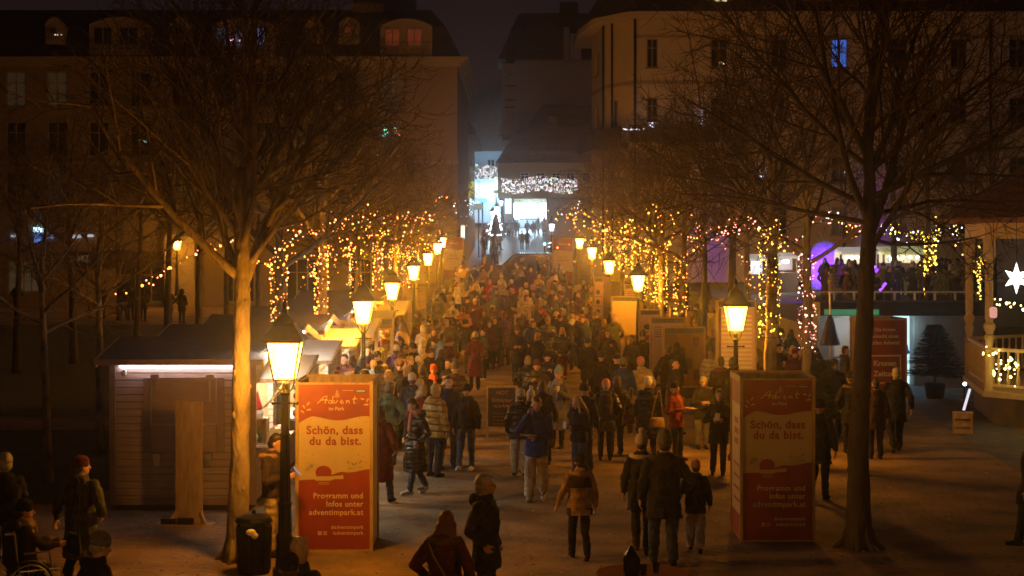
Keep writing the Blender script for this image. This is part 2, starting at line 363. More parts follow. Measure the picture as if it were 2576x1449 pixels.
def lib(key,fn):
    if key not in LIB: LIB[key]=fn()
    return LIB[key]
PAL={'black':(.008,.008,.009),'charcoal':(.022,.022,.025),'navy':(.012,.018,.045),'dark brown':(.035,.02,.012),'brown':(.09,.05,.025),'tan':(.30,.19,.10),'beige':(.42,.34,.24),'cream':(.62,.55,.42),
 'white':(.72,.70,.66),'grey':(.14,.14,.14),'light grey':(.34,.34,.34),'olive':(.06,.06,.03),'dark green':(.02,.035,.022),'green':(.07,.13,.08),'maroon':(.09,.012,.012),'red':(.38,.018,.012),'dark red':(.18,.012,.010),
 'pink':(.62,.24,.20),'orange':(.65,.13,.02),'yellow':(.62,.42,.06),'mustard':(.40,.24,.05),'blue':(.02,.045,.22),'bright blue':(.03,.08,.5),'light blue':(.25,.36,.5),'lavender':(.3,.27,.38),'purple':(.09,.04,.16),'denim':(.05,.07,.13),
 'blond':(.52,.34,.13),'grey hair':(.30,.27,.23),'auburn':(.14,.035,.012),'dark hair':(.018,.012,.008),'brown hair':(.07,.035,.015)}
def col(o,c): o.color=(*PAL[c],1)
NP=[0]; PEOPLE=[]
def person(loc,face,h=1.72,ps=None,coat='hip',cc='black',tr='charcoal',head=('short','brown hair'),extra=(),shoes='black',boot=False,mat_c=None,vox=.013,fat=1.0,label=None,group=None,wide=False,sleeves=None):
    """face: 0 towards the camera, 90 towards picture right, 180 away"""
    ps=ps or pose(); NP[0]+=1
    o=bpy.data.objects.new('person',lib(('b',ps,vox),lambda:body_mesh(ps,vox))); COL.objects.link(o)
    o.location=loc; o.rotation_euler=(0,0,R(face)); s=h/1.75; o.scale=(s*fat,s*fat,s)
    def kid(name,me,c,m,M=None):
        k=bpy.data.objects.new(name,me); COL.objects.link(k); k.parent=o; col(k,c)
        if me.materials and me.materials[0]==m: pass
        elif not me.materials: me.materials.append(m)
        else:
            k.material_slots[0].link='OBJECT'; k.material_slots[0].material=m
        if M: k.matrix_local=M
        return k
    if coat: kid('coat',lib(('c',ps,coat,vox),lambda:coat_mesh(ps,coat,vox)),cc,mat_c or (M_puff if 'puff' in coat else M_cloth))
    kid('trousers',lib(('t',ps,wide,vox),lambda:trouser_mesh(ps,vox,wide)),tr,M_cloth)
    kid('shoes',lib(('s',ps,boot,vox),lambda:shoe_mesh(ps,vox,boot)),shoes,M_cloth)
    H=headM(ps)
    for i,(k,c) in enumerate((head,)+tuple(extra)):
        me=headgear(k); kid(GNAME[k],me,c,me.materials[0],H if k not in('scarf','collar','shawl') else None)
    if head[0] in('beanie','pompom','cap','tall') and not any(e[0] in('long','bob','pony','short') for e in extra) and rnd.random()<.8:
        kid('hair',headgear('short'),rnd.choice(['brown hair','dark hair','blond','grey hair']),M_hairm,H@Matrix.Translation((0,.012,.225))@Matrix.Diagonal((.97,.93,.86,1)))
    tag(o,label,'person',group)
    PEOPLE.append((o,head,cc,coat,face,tr)); return o
# ================================================================ THE SETTING
def sheet(name,xs,ys,m,dz=0,zf=None):
    mb=MB(); nx,ny=len(xs),len(ys)
    vs=[(x,y,(g(x,y) if zf is None else zf(x,y))+dz) for y in ys for x in xs]
    mb.add(vs,[(j*nx+i,j*nx+i+1,(j+1)*nx+i+1,(j+1)*nx+i) for j in range(ny-1) for i in range(nx-1)])
    return tag(mb.build(name,m,smooth=True),kind='structure')
fr=lambda a,b,n:[a+(b-a)*i/n for i in range(n+1)]
sheet('ground',fr(-80,-20,12)[:-1]+fr(-20,20,60)+fr(20,80,12)[1:],fr(2,40,10)[:-1]+fr(40,130,60)[:-1]+fr(130,420,30),M_ground)
sheet('lawn',fr(-60,-7.9,30),fr(44,86,40),M_lawn,.012)
sheet('lawn',fr(-60,-7.4,20),fr(29.5,41,12),M_lawn,.012)
sheet('street',fr(-3.6,3.6,8),fr(112,260,60),M_asphalt,.016)
sheet('paved_path',[7.6,8.4,9.2],fr(18,60,20),M_paving,.008,lambda x,y:g(x+(60-y)*.04,y)).rotation_euler=(0,0,R(-4))
# ---------------------------------------------------------------- walls with window openings
def wall(parent,x0,x1,z0,z1,holes,m,y=0,dep=.22,name='wall',thick=.6):
    xs=sorted({x0,x1,*[h[0] for h in holes],*[h[1] for h in holes]}); zs=sorted({z0,z1,*[h[2] for h in holes],*[h[3] for h in holes]})
    mb=MB()
    for i in range(len(xs)-1):
        for j in range(len(zs)-1):
            cx=(xs[i]+xs[i+1])/2; cz=(zs[j]+zs[j+1])/2
            if any(h[0]<cx<h[1] and h[2]<cz<h[3] for h in holes): continue
            mb.poly([(xs[i],y,zs[j]),(xs[i+1],y,zs[j]),(xs[i+1],y,zs[j+1]),(xs[i],y,zs[j+1])])
    for a,b,c,d in [h[:4] for h in holes]:
        q=y+dep
        mb.poly([(a,y,c),(b,y,c),(b,q,c),(a,q,c)]);mb.poly([(a,y,d),(b,y,d),(b,q,d),(a,q,d)])
        mb.poly([(a,y,c),(a,y,d),(a,q,d),(a,q,c)]);mb.poly([(b,y,c),(b,y,d),(b,q,d),(b,q,c)])
    mb.poly([(x0,y+thick,z0),(x1,y+thick,z0),(x1,y+thick,z1),(x0,y+thick,z1)]);mb.poly([(x0,y,z0),(x0,y+thick,z0),(x0,y+thick,z1),(x0,y,z1)]);mb.poly([(x1,y,z0),(x1,y+thick,z0),(x1,y+thick,z1),(x1,y,z1)])
    return mb.build(name,m,parent)
M_frame=mat('window_frame',(.3,.27,.22),.6,.1)
M_curtain=em('curtained_glass',(.5,.45,.6),.012,base=(.1,.09,.08))
def window(parent,a,b,c,d,y=0,pane=None,name='window',fm=None,bars=1):
    t=.07; mb=MB(); q0,q1=y+.10,y+.18
    mb.box(a,a+t,q0,q1,c,d);mb.box(b-t,b,q0,q1,c,d);mb.box(a+t,b-t,q0,q1,d-t,d);mb.box(a+t,b-t,q0,q1,c,c+t)
    for k in range(bars): x=a+(b-a)*(k+1)/(bars+1); mb.box(x-.04,x+.04,q0+.003,q1-.003,c+t,d-t)
    mb.box(a+t,b-t,q0+.005,q1-.005,c+(d-c)*.68-.03,c+(d-c)*.68+.03)
    w_=mb.build(name,fm or M_frame,parent); p=MB(); p.box(a+.02,b-.02,q0+.03,q0+.05,c+.02,d-.02); p.build('pane',pane or M_glass,w_)
    s=MB(); s.box(a-.1,b+.1,y-.12,y+.08,c-.09,c-.005); s.build('sill',M_sillm,w_)
    return w_
M_sillm=mat('stone_sill',(.3,.27,.22),.7,.15,8)
# ---- left apartment building
DL=104.0; sL=FP/DL
def LX(px): return (px-HX)/sL
def LZ(py): return CH-(py-HY)/sL
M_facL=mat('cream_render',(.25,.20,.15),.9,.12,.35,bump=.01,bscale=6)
M_facL2=mat('cream_bay',(.33,.28,.21),.85,.1,.6)
M_slate=stripes(mat('slate_roof',(.05,.04,.04),.7,.3,2,bump=.01,bscale=12),2,4,.02,.7,.15)
bl=thing('apartment_building','long cream apartment block with dark mansard roof and arched dormers, left of the street','building',(0,DL,0))
holes=[]
for k in range(11):
    x=40+104*k+(13 if k==9 else 0)
    if x>1040: x=1085
    for (a,b) in((180,268),(306,392),(432,516)):
        if k==10: continue
        holes.append((LX(x-25),LX(x+25),LZ(b),LZ(a)))
gh=[]
for (a,b,c,d) in((20,98,735,655),(300,420,760,660),(560,640,760,650),(720,800,760,650),(880,960,760,650)): gh.append((LX(a),LX(b),LZ(c),LZ(d)))
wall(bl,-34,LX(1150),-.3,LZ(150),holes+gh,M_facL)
XR=LX(1150)
mb=MB(); mb.box(XR-.02,XR+.0,0,0,0,0) if False else None
mb.box(XR-.5,XR-.01,.61,26,-.3,LZ(150)); mb.build('side_wall',M_facL,bl)
rw=random.Random(5); M_cur2=em('curtain_warm',(1,.6,.3),.018,base=(.12,.1,.08))
for i,(a,b,c,d) in enumerate(holes): window(bl,a,b,c,d,pane=rw.choice([M_glass,M_glass,M_glass,M_curtain,M_cur2]))
for (a,b,c,d) in gh[1:]: window(bl,a,b,c,d,name='shop_window',bars=2)
tag(window(bl,*gh[0],name='shop_window',bars=3,pane=em('lit_curtain',(.8,.5,.25),.05)),'pale curtained shop window')
zc=LZ(150)
mb=MB()
for k,(dy,z0,z1) in enumerate(((.25,zc-.42,zc-.22),(.45,zc-.22,zc-.05),(.7,zc-.05,zc+.12))): mb.box(-34,XR+dy,-dy,.6,z0,z1);
mb.build('cornice',M_facL2,bl)
mb=MB()
for (dy,z0,z1) in((.25,zc-.42,zc-.22),(.45,zc-.22,zc-.05),(.7,zc-.05,zc+.12)): mb.box(XR+.002,XR+dy-.003,.602,26,z0,z1)
mb.box(-34,XR+.12,-.12,.0-.004,LZ(412),LZ(405)); mb.build('string_course',M_facL2,bl)
# mansard
zt=LZ(12); mb=MB()
A=[(-34,-.3,zc+.125),(XR+.25,-.3,zc+.125),(XR+.25,26,zc+.125),(-34,26,zc+.125)]
B=[(-34,1.0,LZ(60)),(XR-.75,1.0,LZ(60)),(XR-.75,25,LZ(60)),(-34,25,LZ(60))]
Cc=[(-34,2.4,zt),(XR-1.7,2.4,zt),(XR-1.7,24,zt),(-34,24,zt)]
mb.add(A+B+Cc,[(0,1,5,4),(1,2,6,5),(2,3,7,6),(3,0,4,7),(4,5,9,8),(5,6,10,9),(6,7,11,10),(7,4,8,11),(8,9,10,11)])
roofL=mb.build('roof',M_slate,bl)
mb=MB(); mb.box(LX(1030)-4,LX(1030),6,8,zt-.3,zt+1.2); mb.box(LX(960)-2,LX(960),2.2,4,zt-.2,zt+.4); mb.build('chimney',M_facL,roofL)
M_redlit=em('red_lit_curtain',(1,.16,.05),.10); M_bluelit=em('blue_lit_glass',(.35,.45,1),.25); M_dimlit=em('dim_curtain',(.6,.65,1),.05)
def bay(cx0,cx1,py0,py1,lit=None,n=2,lab=None):
    a,b,c,d=LX(cx0),LX(cx1),LZ(py1),LZ(py0); mb=MB(); n_=14; top=[]
    for k in range(n_+1):
        t=k/n_; top.append((a+(b-a)*t,d-.45*(2*t-1)**2))
    pts=[(a,c)]+top+[(b,c)]
    mb.prism(pts,-.35,2.0); o=mb.build('dormer',M_facL2,bl)
    if lab: tag(o,lab)
    w_=(b-a)/(n+.35)
    for k in range(n):
        x0=a+.25+k*w_; x1=x0+w_-.35
        m=MB(); m.box(x0,x1,-.42,-.352,c+.55,d-.5); f=m.build('window',M_frame,o)
        lm=lit[k%len(lit)] if lit else M_glass
        p=MB(); p.box(x0+.08,x1-.08,-.435,-.422,c+.63,d-.58); p.build('pane',lm,f)
        q=MB(); q.box((x0+x1)/2-.03,(x0+x1)/2+.03,-.45,-.437,c+.6,d-.55); q.build('bar',M_frame,f)
    r=MB(); r.tube([(x,-.36,z+.04) for x,z in top],.07,6); r.build('arched_cornice',M_sillm,o)
    h=MB()
    for z in(c+.35,c+.8): h.box(a,b,-.66,-.63,z,z+.03)
    for k in range(int((b-a)/.14)): h.box(a+k*.14,a+k*.14+.02,-.655,-.635,c+.1,c+.8)
    h.build('railing',M_iron,o)
bay(958,1087,52,142,[M_redlit],2,'pale dormer bay with two red-lit windows')
bay(535,692,50,142,[M_dimlit,M_dimlit,M_bluelit],3,'pale dormer bay with blue-lit glass')
bay(228,378,48,140,None,2)
for (a,b) in((118,162),(430,482),(770,810),(855,905)): bay(a,b,48,112,[M_redlit] if a==855 else None,1)
# shop fronts and sign on its ground floor
sg=MB(); sg.box(LX(180),LX(470),-.25,-.006,LZ(675),LZ(632)); s_=sg.build('shop_sign',mat('sign_board',(.05,.035,.03),.6),bl)
text('MZ',1.0*.55,em('sign_letters',(1,.6,.25),.09),s_,LX(212),LZ(651),-.26,bold=.01); text('2',.5,em('sign_letter',(1,.6,.25),.06),s_,LX(288),LZ(651),-.26)
for (x0,x1,y0,y1,c,st) in((86,110,572,584,(.45,.75,1),5),(28,48,590,597,(.7,.8,1),.7),(118,134,583,600,(.3,.5,1),.35),(180,205,590,599,(.8,.9,1),.5),(222,236,590,596,(.8,.9,1),.6)):
    m=MB(); m.box(LX(x0),LX(x1),-.16,-.008,LZ(y1),LZ(y0)); m.build('lit_sign',em('sign_light',c,st),bl)
m=MB(); m.box(LX(88),LX(116),-.15,-.009,LZ(610),LZ(587)); m.build('neon_panel',em('neon_blue',(.12,.3,1),.8),bl)
# lit portal at the foot of the building, a wall lamp on it
pt=thing('portal','cream stone portal block lit by a glowing ball lamp, behind three standing people','portal',(0,DL-1.4,0))
m=MB(); m.box(LX(425),LX(500),0,.9,g(-20,103),LZ(590)); m.build('wall',M_facL2,pt)
m=MB(); m.box(LX(427),LX(437),-.05,-.004,LZ(700),LZ(630)); m.build('notice',M_white,pt)
# ---- second, lower house along the left side of the street
M_fac2=mat('grey_render',(.30,.27,.25),.9,.12,.5,bump=.01,bscale=8)
M_tile=stripes(mat('tile_roof',(.10,.05,.04),.85,.3,3,bump=.02,bscale=10),2,3.2,.03,.7,.2)
h2=thing('town_house','low grey house with overhanging tiled roof beside the narrow street mouth','house',(0,0,0))
m=MB(); zb=3; x0,x1=-6.5,-3.25
wv=[at(1148,300,134),at(1193,362,152)]
m.box(-9,-3.4,132,156,2,CH+(600-330)/(FP/140)); m.build('wall',M_fac2,h2)
zr=CH+(600-345)/(FP/138); m=MB(); m.prism([(-9.4,zr-.2),(-2.75,zr-.2),(-2.75,zr+.05),(-6.2,zr+4.6),(-9.4,zr+4.6)],131,157); m.build('roof',M_tile,h2)
for k in range(4):
    y=134+k*5
    for zz in(9.2,6.2):
        f=MB(); f.box(-3.38,-3.30,y,y+1.3,zz,zz+1.7); w_=f.build('window',M_frame,h2); p=MB(); p.box(-3.298,-3.285,y+.12,y+1.18,zz+.12,zz+1.58); p.build('pane',M_glass,w_)
# ---- right apartment building
DR=102.0; sR=FP/DR
def RX(px): return (px-HX)/sR
def RZ(py): return CH-(py-HY)/sR
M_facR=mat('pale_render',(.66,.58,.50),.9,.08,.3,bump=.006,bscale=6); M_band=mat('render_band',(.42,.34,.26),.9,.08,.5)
br=thing('apartment_building','pale corner apartment house with roof eaves, downpipes and a long balcony, right of the street','building',(0,0,0))
def seg(p0,p1):
    d=V((p1[0]-p0[0],p1[1]-p0[1],0)); e=bpy.data.objects.new('facade',None); COL.objects.link(e); e.parent=br; e.location=(p0[0],p0[1],0); e.rotation_euler=(0,0,math.atan2(d.y,d.x)); return e,d.length
M_shut=mat('dark_shutter',(.03,.025,.02),.6)
M_bluewin=em('blue_window',(.10,.25,1),.55)
zR=RZ(48); hs=[]; lits={}
for k,x in enumerate((1641,1809,1960,2112,2262,2412,2560)):
    hw=14 if k==0 else 21
    for r,(a,b) in enumerate(((97,170),(245,312),(395,460),(520,590))):
        h_=(RX(x-hw)-RX(1592),RX(x+hw)-RX(1592),RZ(b),RZ(a)); hs.append(h_)
        if k==3 and r==0: lits[h_]=1
def facade(p0,p1,z0,z1,holes,nm='wall',pane=None):
    d=V((p1[0]-p0[0],p1[1]-p0[1],0)); L=d.length; M=Matrix.Translation((p0[0],p0[1],0))@Matrix.Rotation(math.atan2(d.y,d.x),4,'Z')
    o=wall(br,0,L,z0,z1,holes,M_facR,name=nm,thick=.4); o.matrix_local=M
    for h_ in holes:
        w_=window(br,*h_,pane=M_bluewin if h_ in lits else rw.choice([M_glass,M_glass,M_glass,M_cur2]),bars=1); w_.matrix_local=M
        if h_ in lits: tag(w_,'blue-lit window')
    return M,L
P0,P1,P2,P3=(5.15,110.5),(5.75,105.0),(RX(1592),DR),(33,DR)
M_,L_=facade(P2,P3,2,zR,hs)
m=MB(); m.box(0,L_,-.06,-.003,RZ(212),RZ(203)); m.box(0,L_,-.04,-.003,RZ(95),RZ(88));
o=m.build('string_course',M_band,br); o.matrix_local=M_
Mb,Lb=facade(P1,P2,2,zR,[(.9,1.5,RZ(320),RZ(245))]); Mc,Lc=facade(P0,P1,2,zR,[(1.5,3.0,RZ(310),RZ(250)),(1.5,3.0,RZ(165),RZ(105))])
for MM,LL in((Mb,Lb),(Mc,Lc)):
    m=MB(); m.box(.0,LL,-.05,-.003,RZ(212),RZ(203)); o=m.build('string_course',M_band,br); o.matrix_local=MM
# eaves, roof
def outl(o_,z): # footprint pushed outward
    return [(P0[0]-o_,P0[1]-o_*.2,z),(P1[0]-o_*.9,P1[1]-o_*.5,z),(P2[0]-o_*.3,P2[1]-o_,z),(33,DR-o_,z),(33,118,z),(P0[0]-o_,118,z)]
m=MB(); a=outl(.9,zR+.02);b=outl(.9,zR+.35);n=6
m.add(a+b,[tuple(range(n)),tuple(range(n,2*n))]+[(i,(i+1)%n,(i+1)%n+n,i+n) for i in range(n)]); m.build('eaves',M_facR,br)
m=MB(); a=outl(.95,zR+.353);b=outl(-1.2,zR+3.6); m.add(a+b,[tuple(range(n)),tuple(range(n,2*n))]+[(i,(i+1)%n,(i+1)%n+n,i+n) for i in range(n)]); rr=m.build('roof',M_slate,br)
for x in(1810,2050,2300):
    m=MB(); m.box(RX(x-34),RX(x+34),DR-.5,DR+3,zR+.5,zR+2.3); dm=m.build('dormer',M_facR,rr); 
    if x==1810:
        m=MB(); m.box(RX(x-16),RX(x-1),DR-.54,DR-.503,zR+.9,zR+2.0); m.box(RX(x+1),RX(x+16),DR-.54,DR-.503,zR+.9,zR+2.0); m.build('pane',em('warm_window',(1,.75,.4),.9),dm); 
for (MM,x,z0) in((M_,.12,2.5),(M_,RX(2490)-RX(1592),2.5),(Mc,Lc-.2,2.5),(Mb,Lb*.3,2.5)):
    m=MB(); m.tube([(x,-.12,z0),(x,-.12,zR)],.07,8); o=m.build('downpipe',M_iron,br); o.matrix_local=MM
# balcony
zb=RZ(362); m=MB(); m.box(-.3,RX(1870)-RX(1592),-1.1,-.004,zb-.25,zb); o=m.build('balcony',M_facR,br); o.matrix_local=M_
m=MB(); xe=RX(1870)-RX(1592)
for z in(zb+.1,zb+1.0): m.box(-.3,xe,-1.08,-1.04,z,z+.05)
x=-.3
while x<xe: m.box(x,x+.025,-1.07,-1.05,zb+.003,zb+1.0); x+=.13
r_=m.build('railing',M_iron,o)
m=MB(); m.box(-.2,xe,-1.03,-.98,zb+.05,zb+.95); m.build('railing_screen',M_shut,o)
m=MB(); m.box(0,Lc,-.9,-.004,zb-.25,zb); m.box(0,Lc,-.88,-.84,zb+.003,zb+1.0); o2=m.build('balcony',M_shut,br); o2.matrix_local=Mc
m=MB(); m.box(0,Lb+.3,-1.05,-.004,zb-.25,zb); m.box(0,Lb+.3,-1.0,-.95,zb+.003,zb+1.0); o2=m.build('balcony',M_shut,br); o2.matrix_local=Mb
# ---- distant houses up the street
M_pale=mat('distant_render',(.72,.72,.8),.9,.12,.2); M_yel=mat('yellow_render',(.55,.40,.20),.9,.08,.3)
def dbox(par,name,px0,px1,py0,py1,d,depth,m,pf=0):
    a=at(px0,py1,d);b=at(px1,py0,d); mb=MB(); mb.box(a.x,b.x,d-pf,d+depth,a.z,b.z); return mb.build(name,m,par)
hg=thing('town_house','tall pale gable house with steep dark roof and chimney, high above the yellow house','house')
d=168; a=at(1262,345,d)
pts=[at(1262,420,d),at(1262,185,d),at(1290,147,d),at(1375,147,d),at(1378,150,d),at(1492,150,d),at(1492,420,d)]
m=MB(); m.prism([(p.x,p.z) for p in pts],d,d+10); m.build('wall',M_pale,hg)
m=MB(); q=[(1252,150),(1275,100),(1303,38),(1318,34),(1495,34),(1540,150)]; m.prism([(at(x,y,d).x,at(x,y,d).z) for x,y in q],d-.4,d+9,0); m.build('roof',M_tile,hg)
o=dbox(hg,'chimney',1418,1432,68,150,d-.6,.15,M_pale); dbox(hg,'chimney',1434,1462,84,150,d-.62,.17,M_pale); dbox(hg,'chimney',1408,1455,5,40,d+3,2,M_tile)
tw=thing('turret','slim pale turret with a bracketed cornice, left edge of the tall gable house','turret'); d=160
for nm,(x0,x1,y0,y1),mm,pf in(('shaft',(1272,1296,185,330),M_pale,0),('head',(1264,1300,160,186),M_pale,.4),('spire_base',(1274,1294,112,160),M_slate,0),('balcony',(1251,1300,318,340),M_pale,.5),('bracket',(1262,1290,341,352),M_pale,.3)): dbox(tw,nm,x0,x1,y0,y1,d,1.2,mm,pf)
for y in(214,250,268): dbox(tw,'moulding',1271,1297,y,y+4,d,.1,M_sillm,.05)
a=at(1274,112,d);b=at(1294,112,d);c=at(1286,62,d); m=MB(); m.add([(a.x,d,a.z),(b.x,d,b.z),(b.x,d+1.2,b.z),(a.x,d+1.2,a.z),(c.x,d+.6,c.z)],[(0,1,4),(1,2,4),(2,3,4),(3,0,4),(0,1,2,3)]); m.build('spire',M_slate,tw)
hm=thing('town_house','house under a brown hipped roof with a small dormer, between turret and right apartment block','house'); d=176
m=MB(); q=[(1255,410),(1300,345),(1365,262),(1372,259),(1500,262),(1500,410)]; m.prism([(at(x,y,d-20).x,at(x,y,d-20).z) for x,y in q],d-18,d-9); m.build('roof',M_tile,hm)
o=dbox(hm,'dormer',1381,1399,292,313,d-18.3,.3,M_pale)
hy=thing('town_house','yellow two-storey house with white-framed windows behind the curtain of lights','house'); d=152
m=MB(); a=at(1252,405,d); b=at(1520,418,d); 
zt_=at(0,408,d).z; wins=[(at(x-11,460,d).x,at(x+11,460,d).x,at(0,458,d).z,at(0,434,d).z) for x in(1320,1360,1399,1435,1475)]
o=wall(hy,a.x,at(1545,0,d).x,at(0,496,d).z,zt_,wins,M_yel,thick=6); o.location=(0,d,0)
for h_ in wins:
    w_=window(hy,*h_,fm=M_white); w_.location=(0,d,0)
m=MB(); q=[(1247,409),(1252,402),(1300,330),(1312,322),(1560,318),(1560,409)]; m.prism([(at(x,y,d).x,at(x,y,d).z) for x,y in q],d-.7,d+8); m.build('roof',M_tile,hy)
m=MB(); a=at(1286,600,d); m.box(at(1375,0,d).x+.1,at(1545,0,d).x,d+.3,d+6,g(0,d)-.5,at(0,497,d).z); m.build('wall',M_fac2,hy)
hw=thing('town_house','pale house front with one twin window above the left shop glow','house'); d=200
q=[(1190,560),(1190,378),(1262,378),(1262,560)]; m=MB(); m.prism([(at(x,y,d).x,at(x,y,d).z) for x,y in q],d,d+6); m.build('wall',M_pale,hw)
for x in(1231,1240): f=dbox(hw,'window',x-4,x+3,402,418,d-.1,.09,M_frame); dbox(f,'pane',x-3,x+2,404,416,d-.14,.03,M_glass)
m=MB(); q=[(1188,380),(1196,330),(1232,250),(1262,215),(1262,380)]; m.prism([(at(x,y,d).x,at(x,y,d).z) for x,y in q],d-.5,d+8); m.build('roof',M_tile,hw)
hr=thing('town_house','far gabled roof with white bargeboard edge beside the glow of a hidden floodlight','house'); d=225
m=MB(); q=[(1140,300),(1165,262),(1215,222),(1232,212),(1250,200),(1265,240),(1265,330),(1140,330)]; m.prism([(at(x,y,d).x,at(x,y,d).z) for x,y in q],d,d+8); m.build('roof',M_tile,hr)
m=MB(); m.beam(at(1166,258,d-.4),at(1176,236,d-.4),.3,.3); m.build('bargeboard',M_white,hr)
# shops at the head of the street
M_shop=em('shop_glow',(.72,.88,1.0),9,True); M_shop2=em('shop_glow_blue',(.6,.85,1.0),2.6,True)
sp=thing('shop','brightly lit white shop front under a green garland at the end of the street','shop'); d=214; gz=g(0,d)
dbox(sp,'wall',1286,1292,492,575,d,3,M_pale,.3); dbox(sp,'wall',1377,1470,492,575,d,3,M_pale,.3); dbox(sp,'fascia',1286,1470,470,497,d,3,M_pale,.4)
for x0,x1,y1 in((1293,1306,552),(1307,1322,550),(1325,1347,548),(1361,1374,556)): f=dbox(sp,'shop_window',x0,x1,511,y1,d,.1,M_shop)
dbox(sp,'doorway',1348,1360,511,560,d,.1,M_pale,-.2); dbox(sp,'plinth',1292,1377,553,572,d+.12,.5,M_pale)
gm=MB(); rr_=random.Random(3)
for k in range(260): p=at(rr_.uniform(1294,1375),rr_.uniform(498,510),d-.5); gm.ell(p,(.09,.09,.09),5,3)
gm.build('garland',em('garland_lit',(.55,.62,.30),.8,base=(.03,.06,.02)),sp)
sp2=thing('shop','blue-white lit shop windows at the far left bend of the street','shop'); d=196
dbox(sp2,'wall',1192,1262,450,560,d,2,M_pale)
for x0,x1,y0,y1 in((1209,1225,463,495),(1231,1243,461,500),(1244,1258,457,490),(1196,1201,462,485)): dbox(sp2,'shop_window',x0,x1,y0,y1,d-.15,.14,M_shop2)
sp3=thing('shop','pale shop front with tall lit panes left of the bright end shop','shop'); d=190
dbox(sp3,'wall',1262,1292,480,560,d,2,M_fac2)
for x0,x1 in((1271,1277),(1279,1286)): dbox(sp3,'shop_window',x0,x1,500,537,d-.12,.11,M_shop2)
# ================================================================ BARE TREES
def branch(rg,out,p,d,L,r,lv,maxlv,cfg,mbs):
    n=max(3,int(L/cfg.get('seg',.45))+1) if lv<2 else (4 if lv==2 else 3); pts=[p.copy()];dirs=[]
    for i in range(n):
        wob=V((rg.gauss(0,1),rg.gauss(0,1),rg.gauss(0,1)))*cfg['wob']*(1.3 if lv<2 else 1.6)
        up=cfg['up'][lv]; d=(d+wob+V((0,0,up))).normalized(); p=p+d*(L/n); pts.append(p.copy()); dirs.append(d.copy())
    rs=[r*(1-(1-cfg['taper'])*i/n) for i in range(n+1)]
    mbs[0 if lv<=cfg['split'] else 1].tube(pts,rs,(8,6,5,3,3,3)[lv] if lv<2 or cfg['hi'] else (7,5,3,3,3,3)[lv],cap=False)
    if lv>=maxlv: return
    k=cfg['n'][lv]; 
    for i in range(k):
        t=cfg['t0'][lv]+(1-cfg['t0'][lv])*(i+rg.random())/k; j=min(n-1,int(t*n)); q=pts[j].lerp(pts[j+1],t*n-j); dd=dirs[j]
        ax=dd.orthogonal().normalized(); ax=Matrix.Rotation(i*2.4+rg.uniform(-.5,.5),3,dd)@ax
        if lv>=1: ax=(ax+V((0,0,-.0))).normalized()
        nd=(Matrix.Rotation(R(rg.uniform(*cfg['ang'][lv])),3,ax)@dd)
        ll=L*cfg['len'][lv]*(1.15-.6*t)*rg.uniform(.75,1.25)
        branch(rg,out,q,nd,ll,max(rs[j]*cfg['rr'][lv]*(1 if lv else 1),cfg['rmin']),lv+1,maxlv,cfg,mbs)
CFG=dict(wob=.06,up=(.05,.03,.05,.06,.06),taper=.35,split=2,n=(9,8,8,7,0),t0=(.15,.18,.12,.1,0),ang=((35,60),(30,60),(30,60),(25,60),(0,0)),len=(.62,.62,.58,.6,.5),rr=(.5,.52,.55,.6),rmin=.007,hi=True,seg=.45)
def tree_meshes(seed,trunk,limbs,cfg,r0,r1):
    """trunk: list of points; limbs: (dir, length, radius, start index t)"""
    rg=random.Random(seed); mbs=[MB(),MB()]
    n=len(trunk); rs=[r0*(1-(1-r1/r0)*i/(n-1)) for i in range(n)]; rs[0]*=1.5
    pts=[];rr=[]
    for i in range(n-1):
        a,b=V(trunk[i]),V(trunk[i+1])
        for k in range(7):
            t=k/7; pts.append(a.lerp(b,t)+V((rg.gauss(0,.006),rg.gauss(0,.006),0))); rr.append((rs[i]+(rs[i+1]-rs[i])*(t if i else t**.35))*rg.uniform(.94,1.05))
    pts.append(V(trunk[-1])); rr.append(rs[-1])
    mbs[0].tube(pts,rr,14)
    if cfg.get('max')==4 and cfg['hi']:
        for k in range(6):
            a=k*1.05+rg.uniform(-.3,.3); c_,s_=math.cos(a),math.sin(a); mbs[0].tube([(c_*r0*.8,s_*r0*.8,.42),(c_*r0*1.25,s_*r0*1.25,.12),(c_*r0*2.3,s_*r0*2.3,-.04)],[.03,.055,.03],6)
        for k in range(16):
            j=rg.randrange(2,len(pts)-2); a=rg.uniform(0,6.28); q=pts[j]+V((math.cos(a),math.sin(a),0))*rr[j]*.93; mbs[0].ell(q,(.035,.035,rg.uniform(.03,.07)),8,5)
    for (p,d,L,r) in limbs: branch(rg,None,V(p),V(d).normalized(),L,r,1,cfg.get('max',4),cfg,mbs)
    return mbs
def plant_tree(label,mbs,loc,bark,group=None,name='bare_tree',cat='tree'):
    t=thing(name,label,cat,loc,0,group); a=mbs[0].build('trunk',bark,t,smooth=True); b=mbs[1].build('crown',M_twig,t); return t
CF=dict(CFG); 
def ring_limbs(rg,z0,z1,n,L,r,el=(30,60),x=0,y=0):
    out=[]
    for i in range(n):
        a=i*2.4+rg.uniform(-.4,.4); t=i/(n-1); e=R(el[0]+(el[1]-el[0])*t+rg.uniform(-8,8))
        out.append(((x+.04*t*0,y,z0+(z1-z0)*t),(math.cos(a)*math.cos(e),math.sin(a)*math.cos(e),math.sin(e)),L*rg.uniform(.8,1.1)*(1-.25*t),r*(1-.4*t)*rg.uniform(.8,1.1)))
    return out
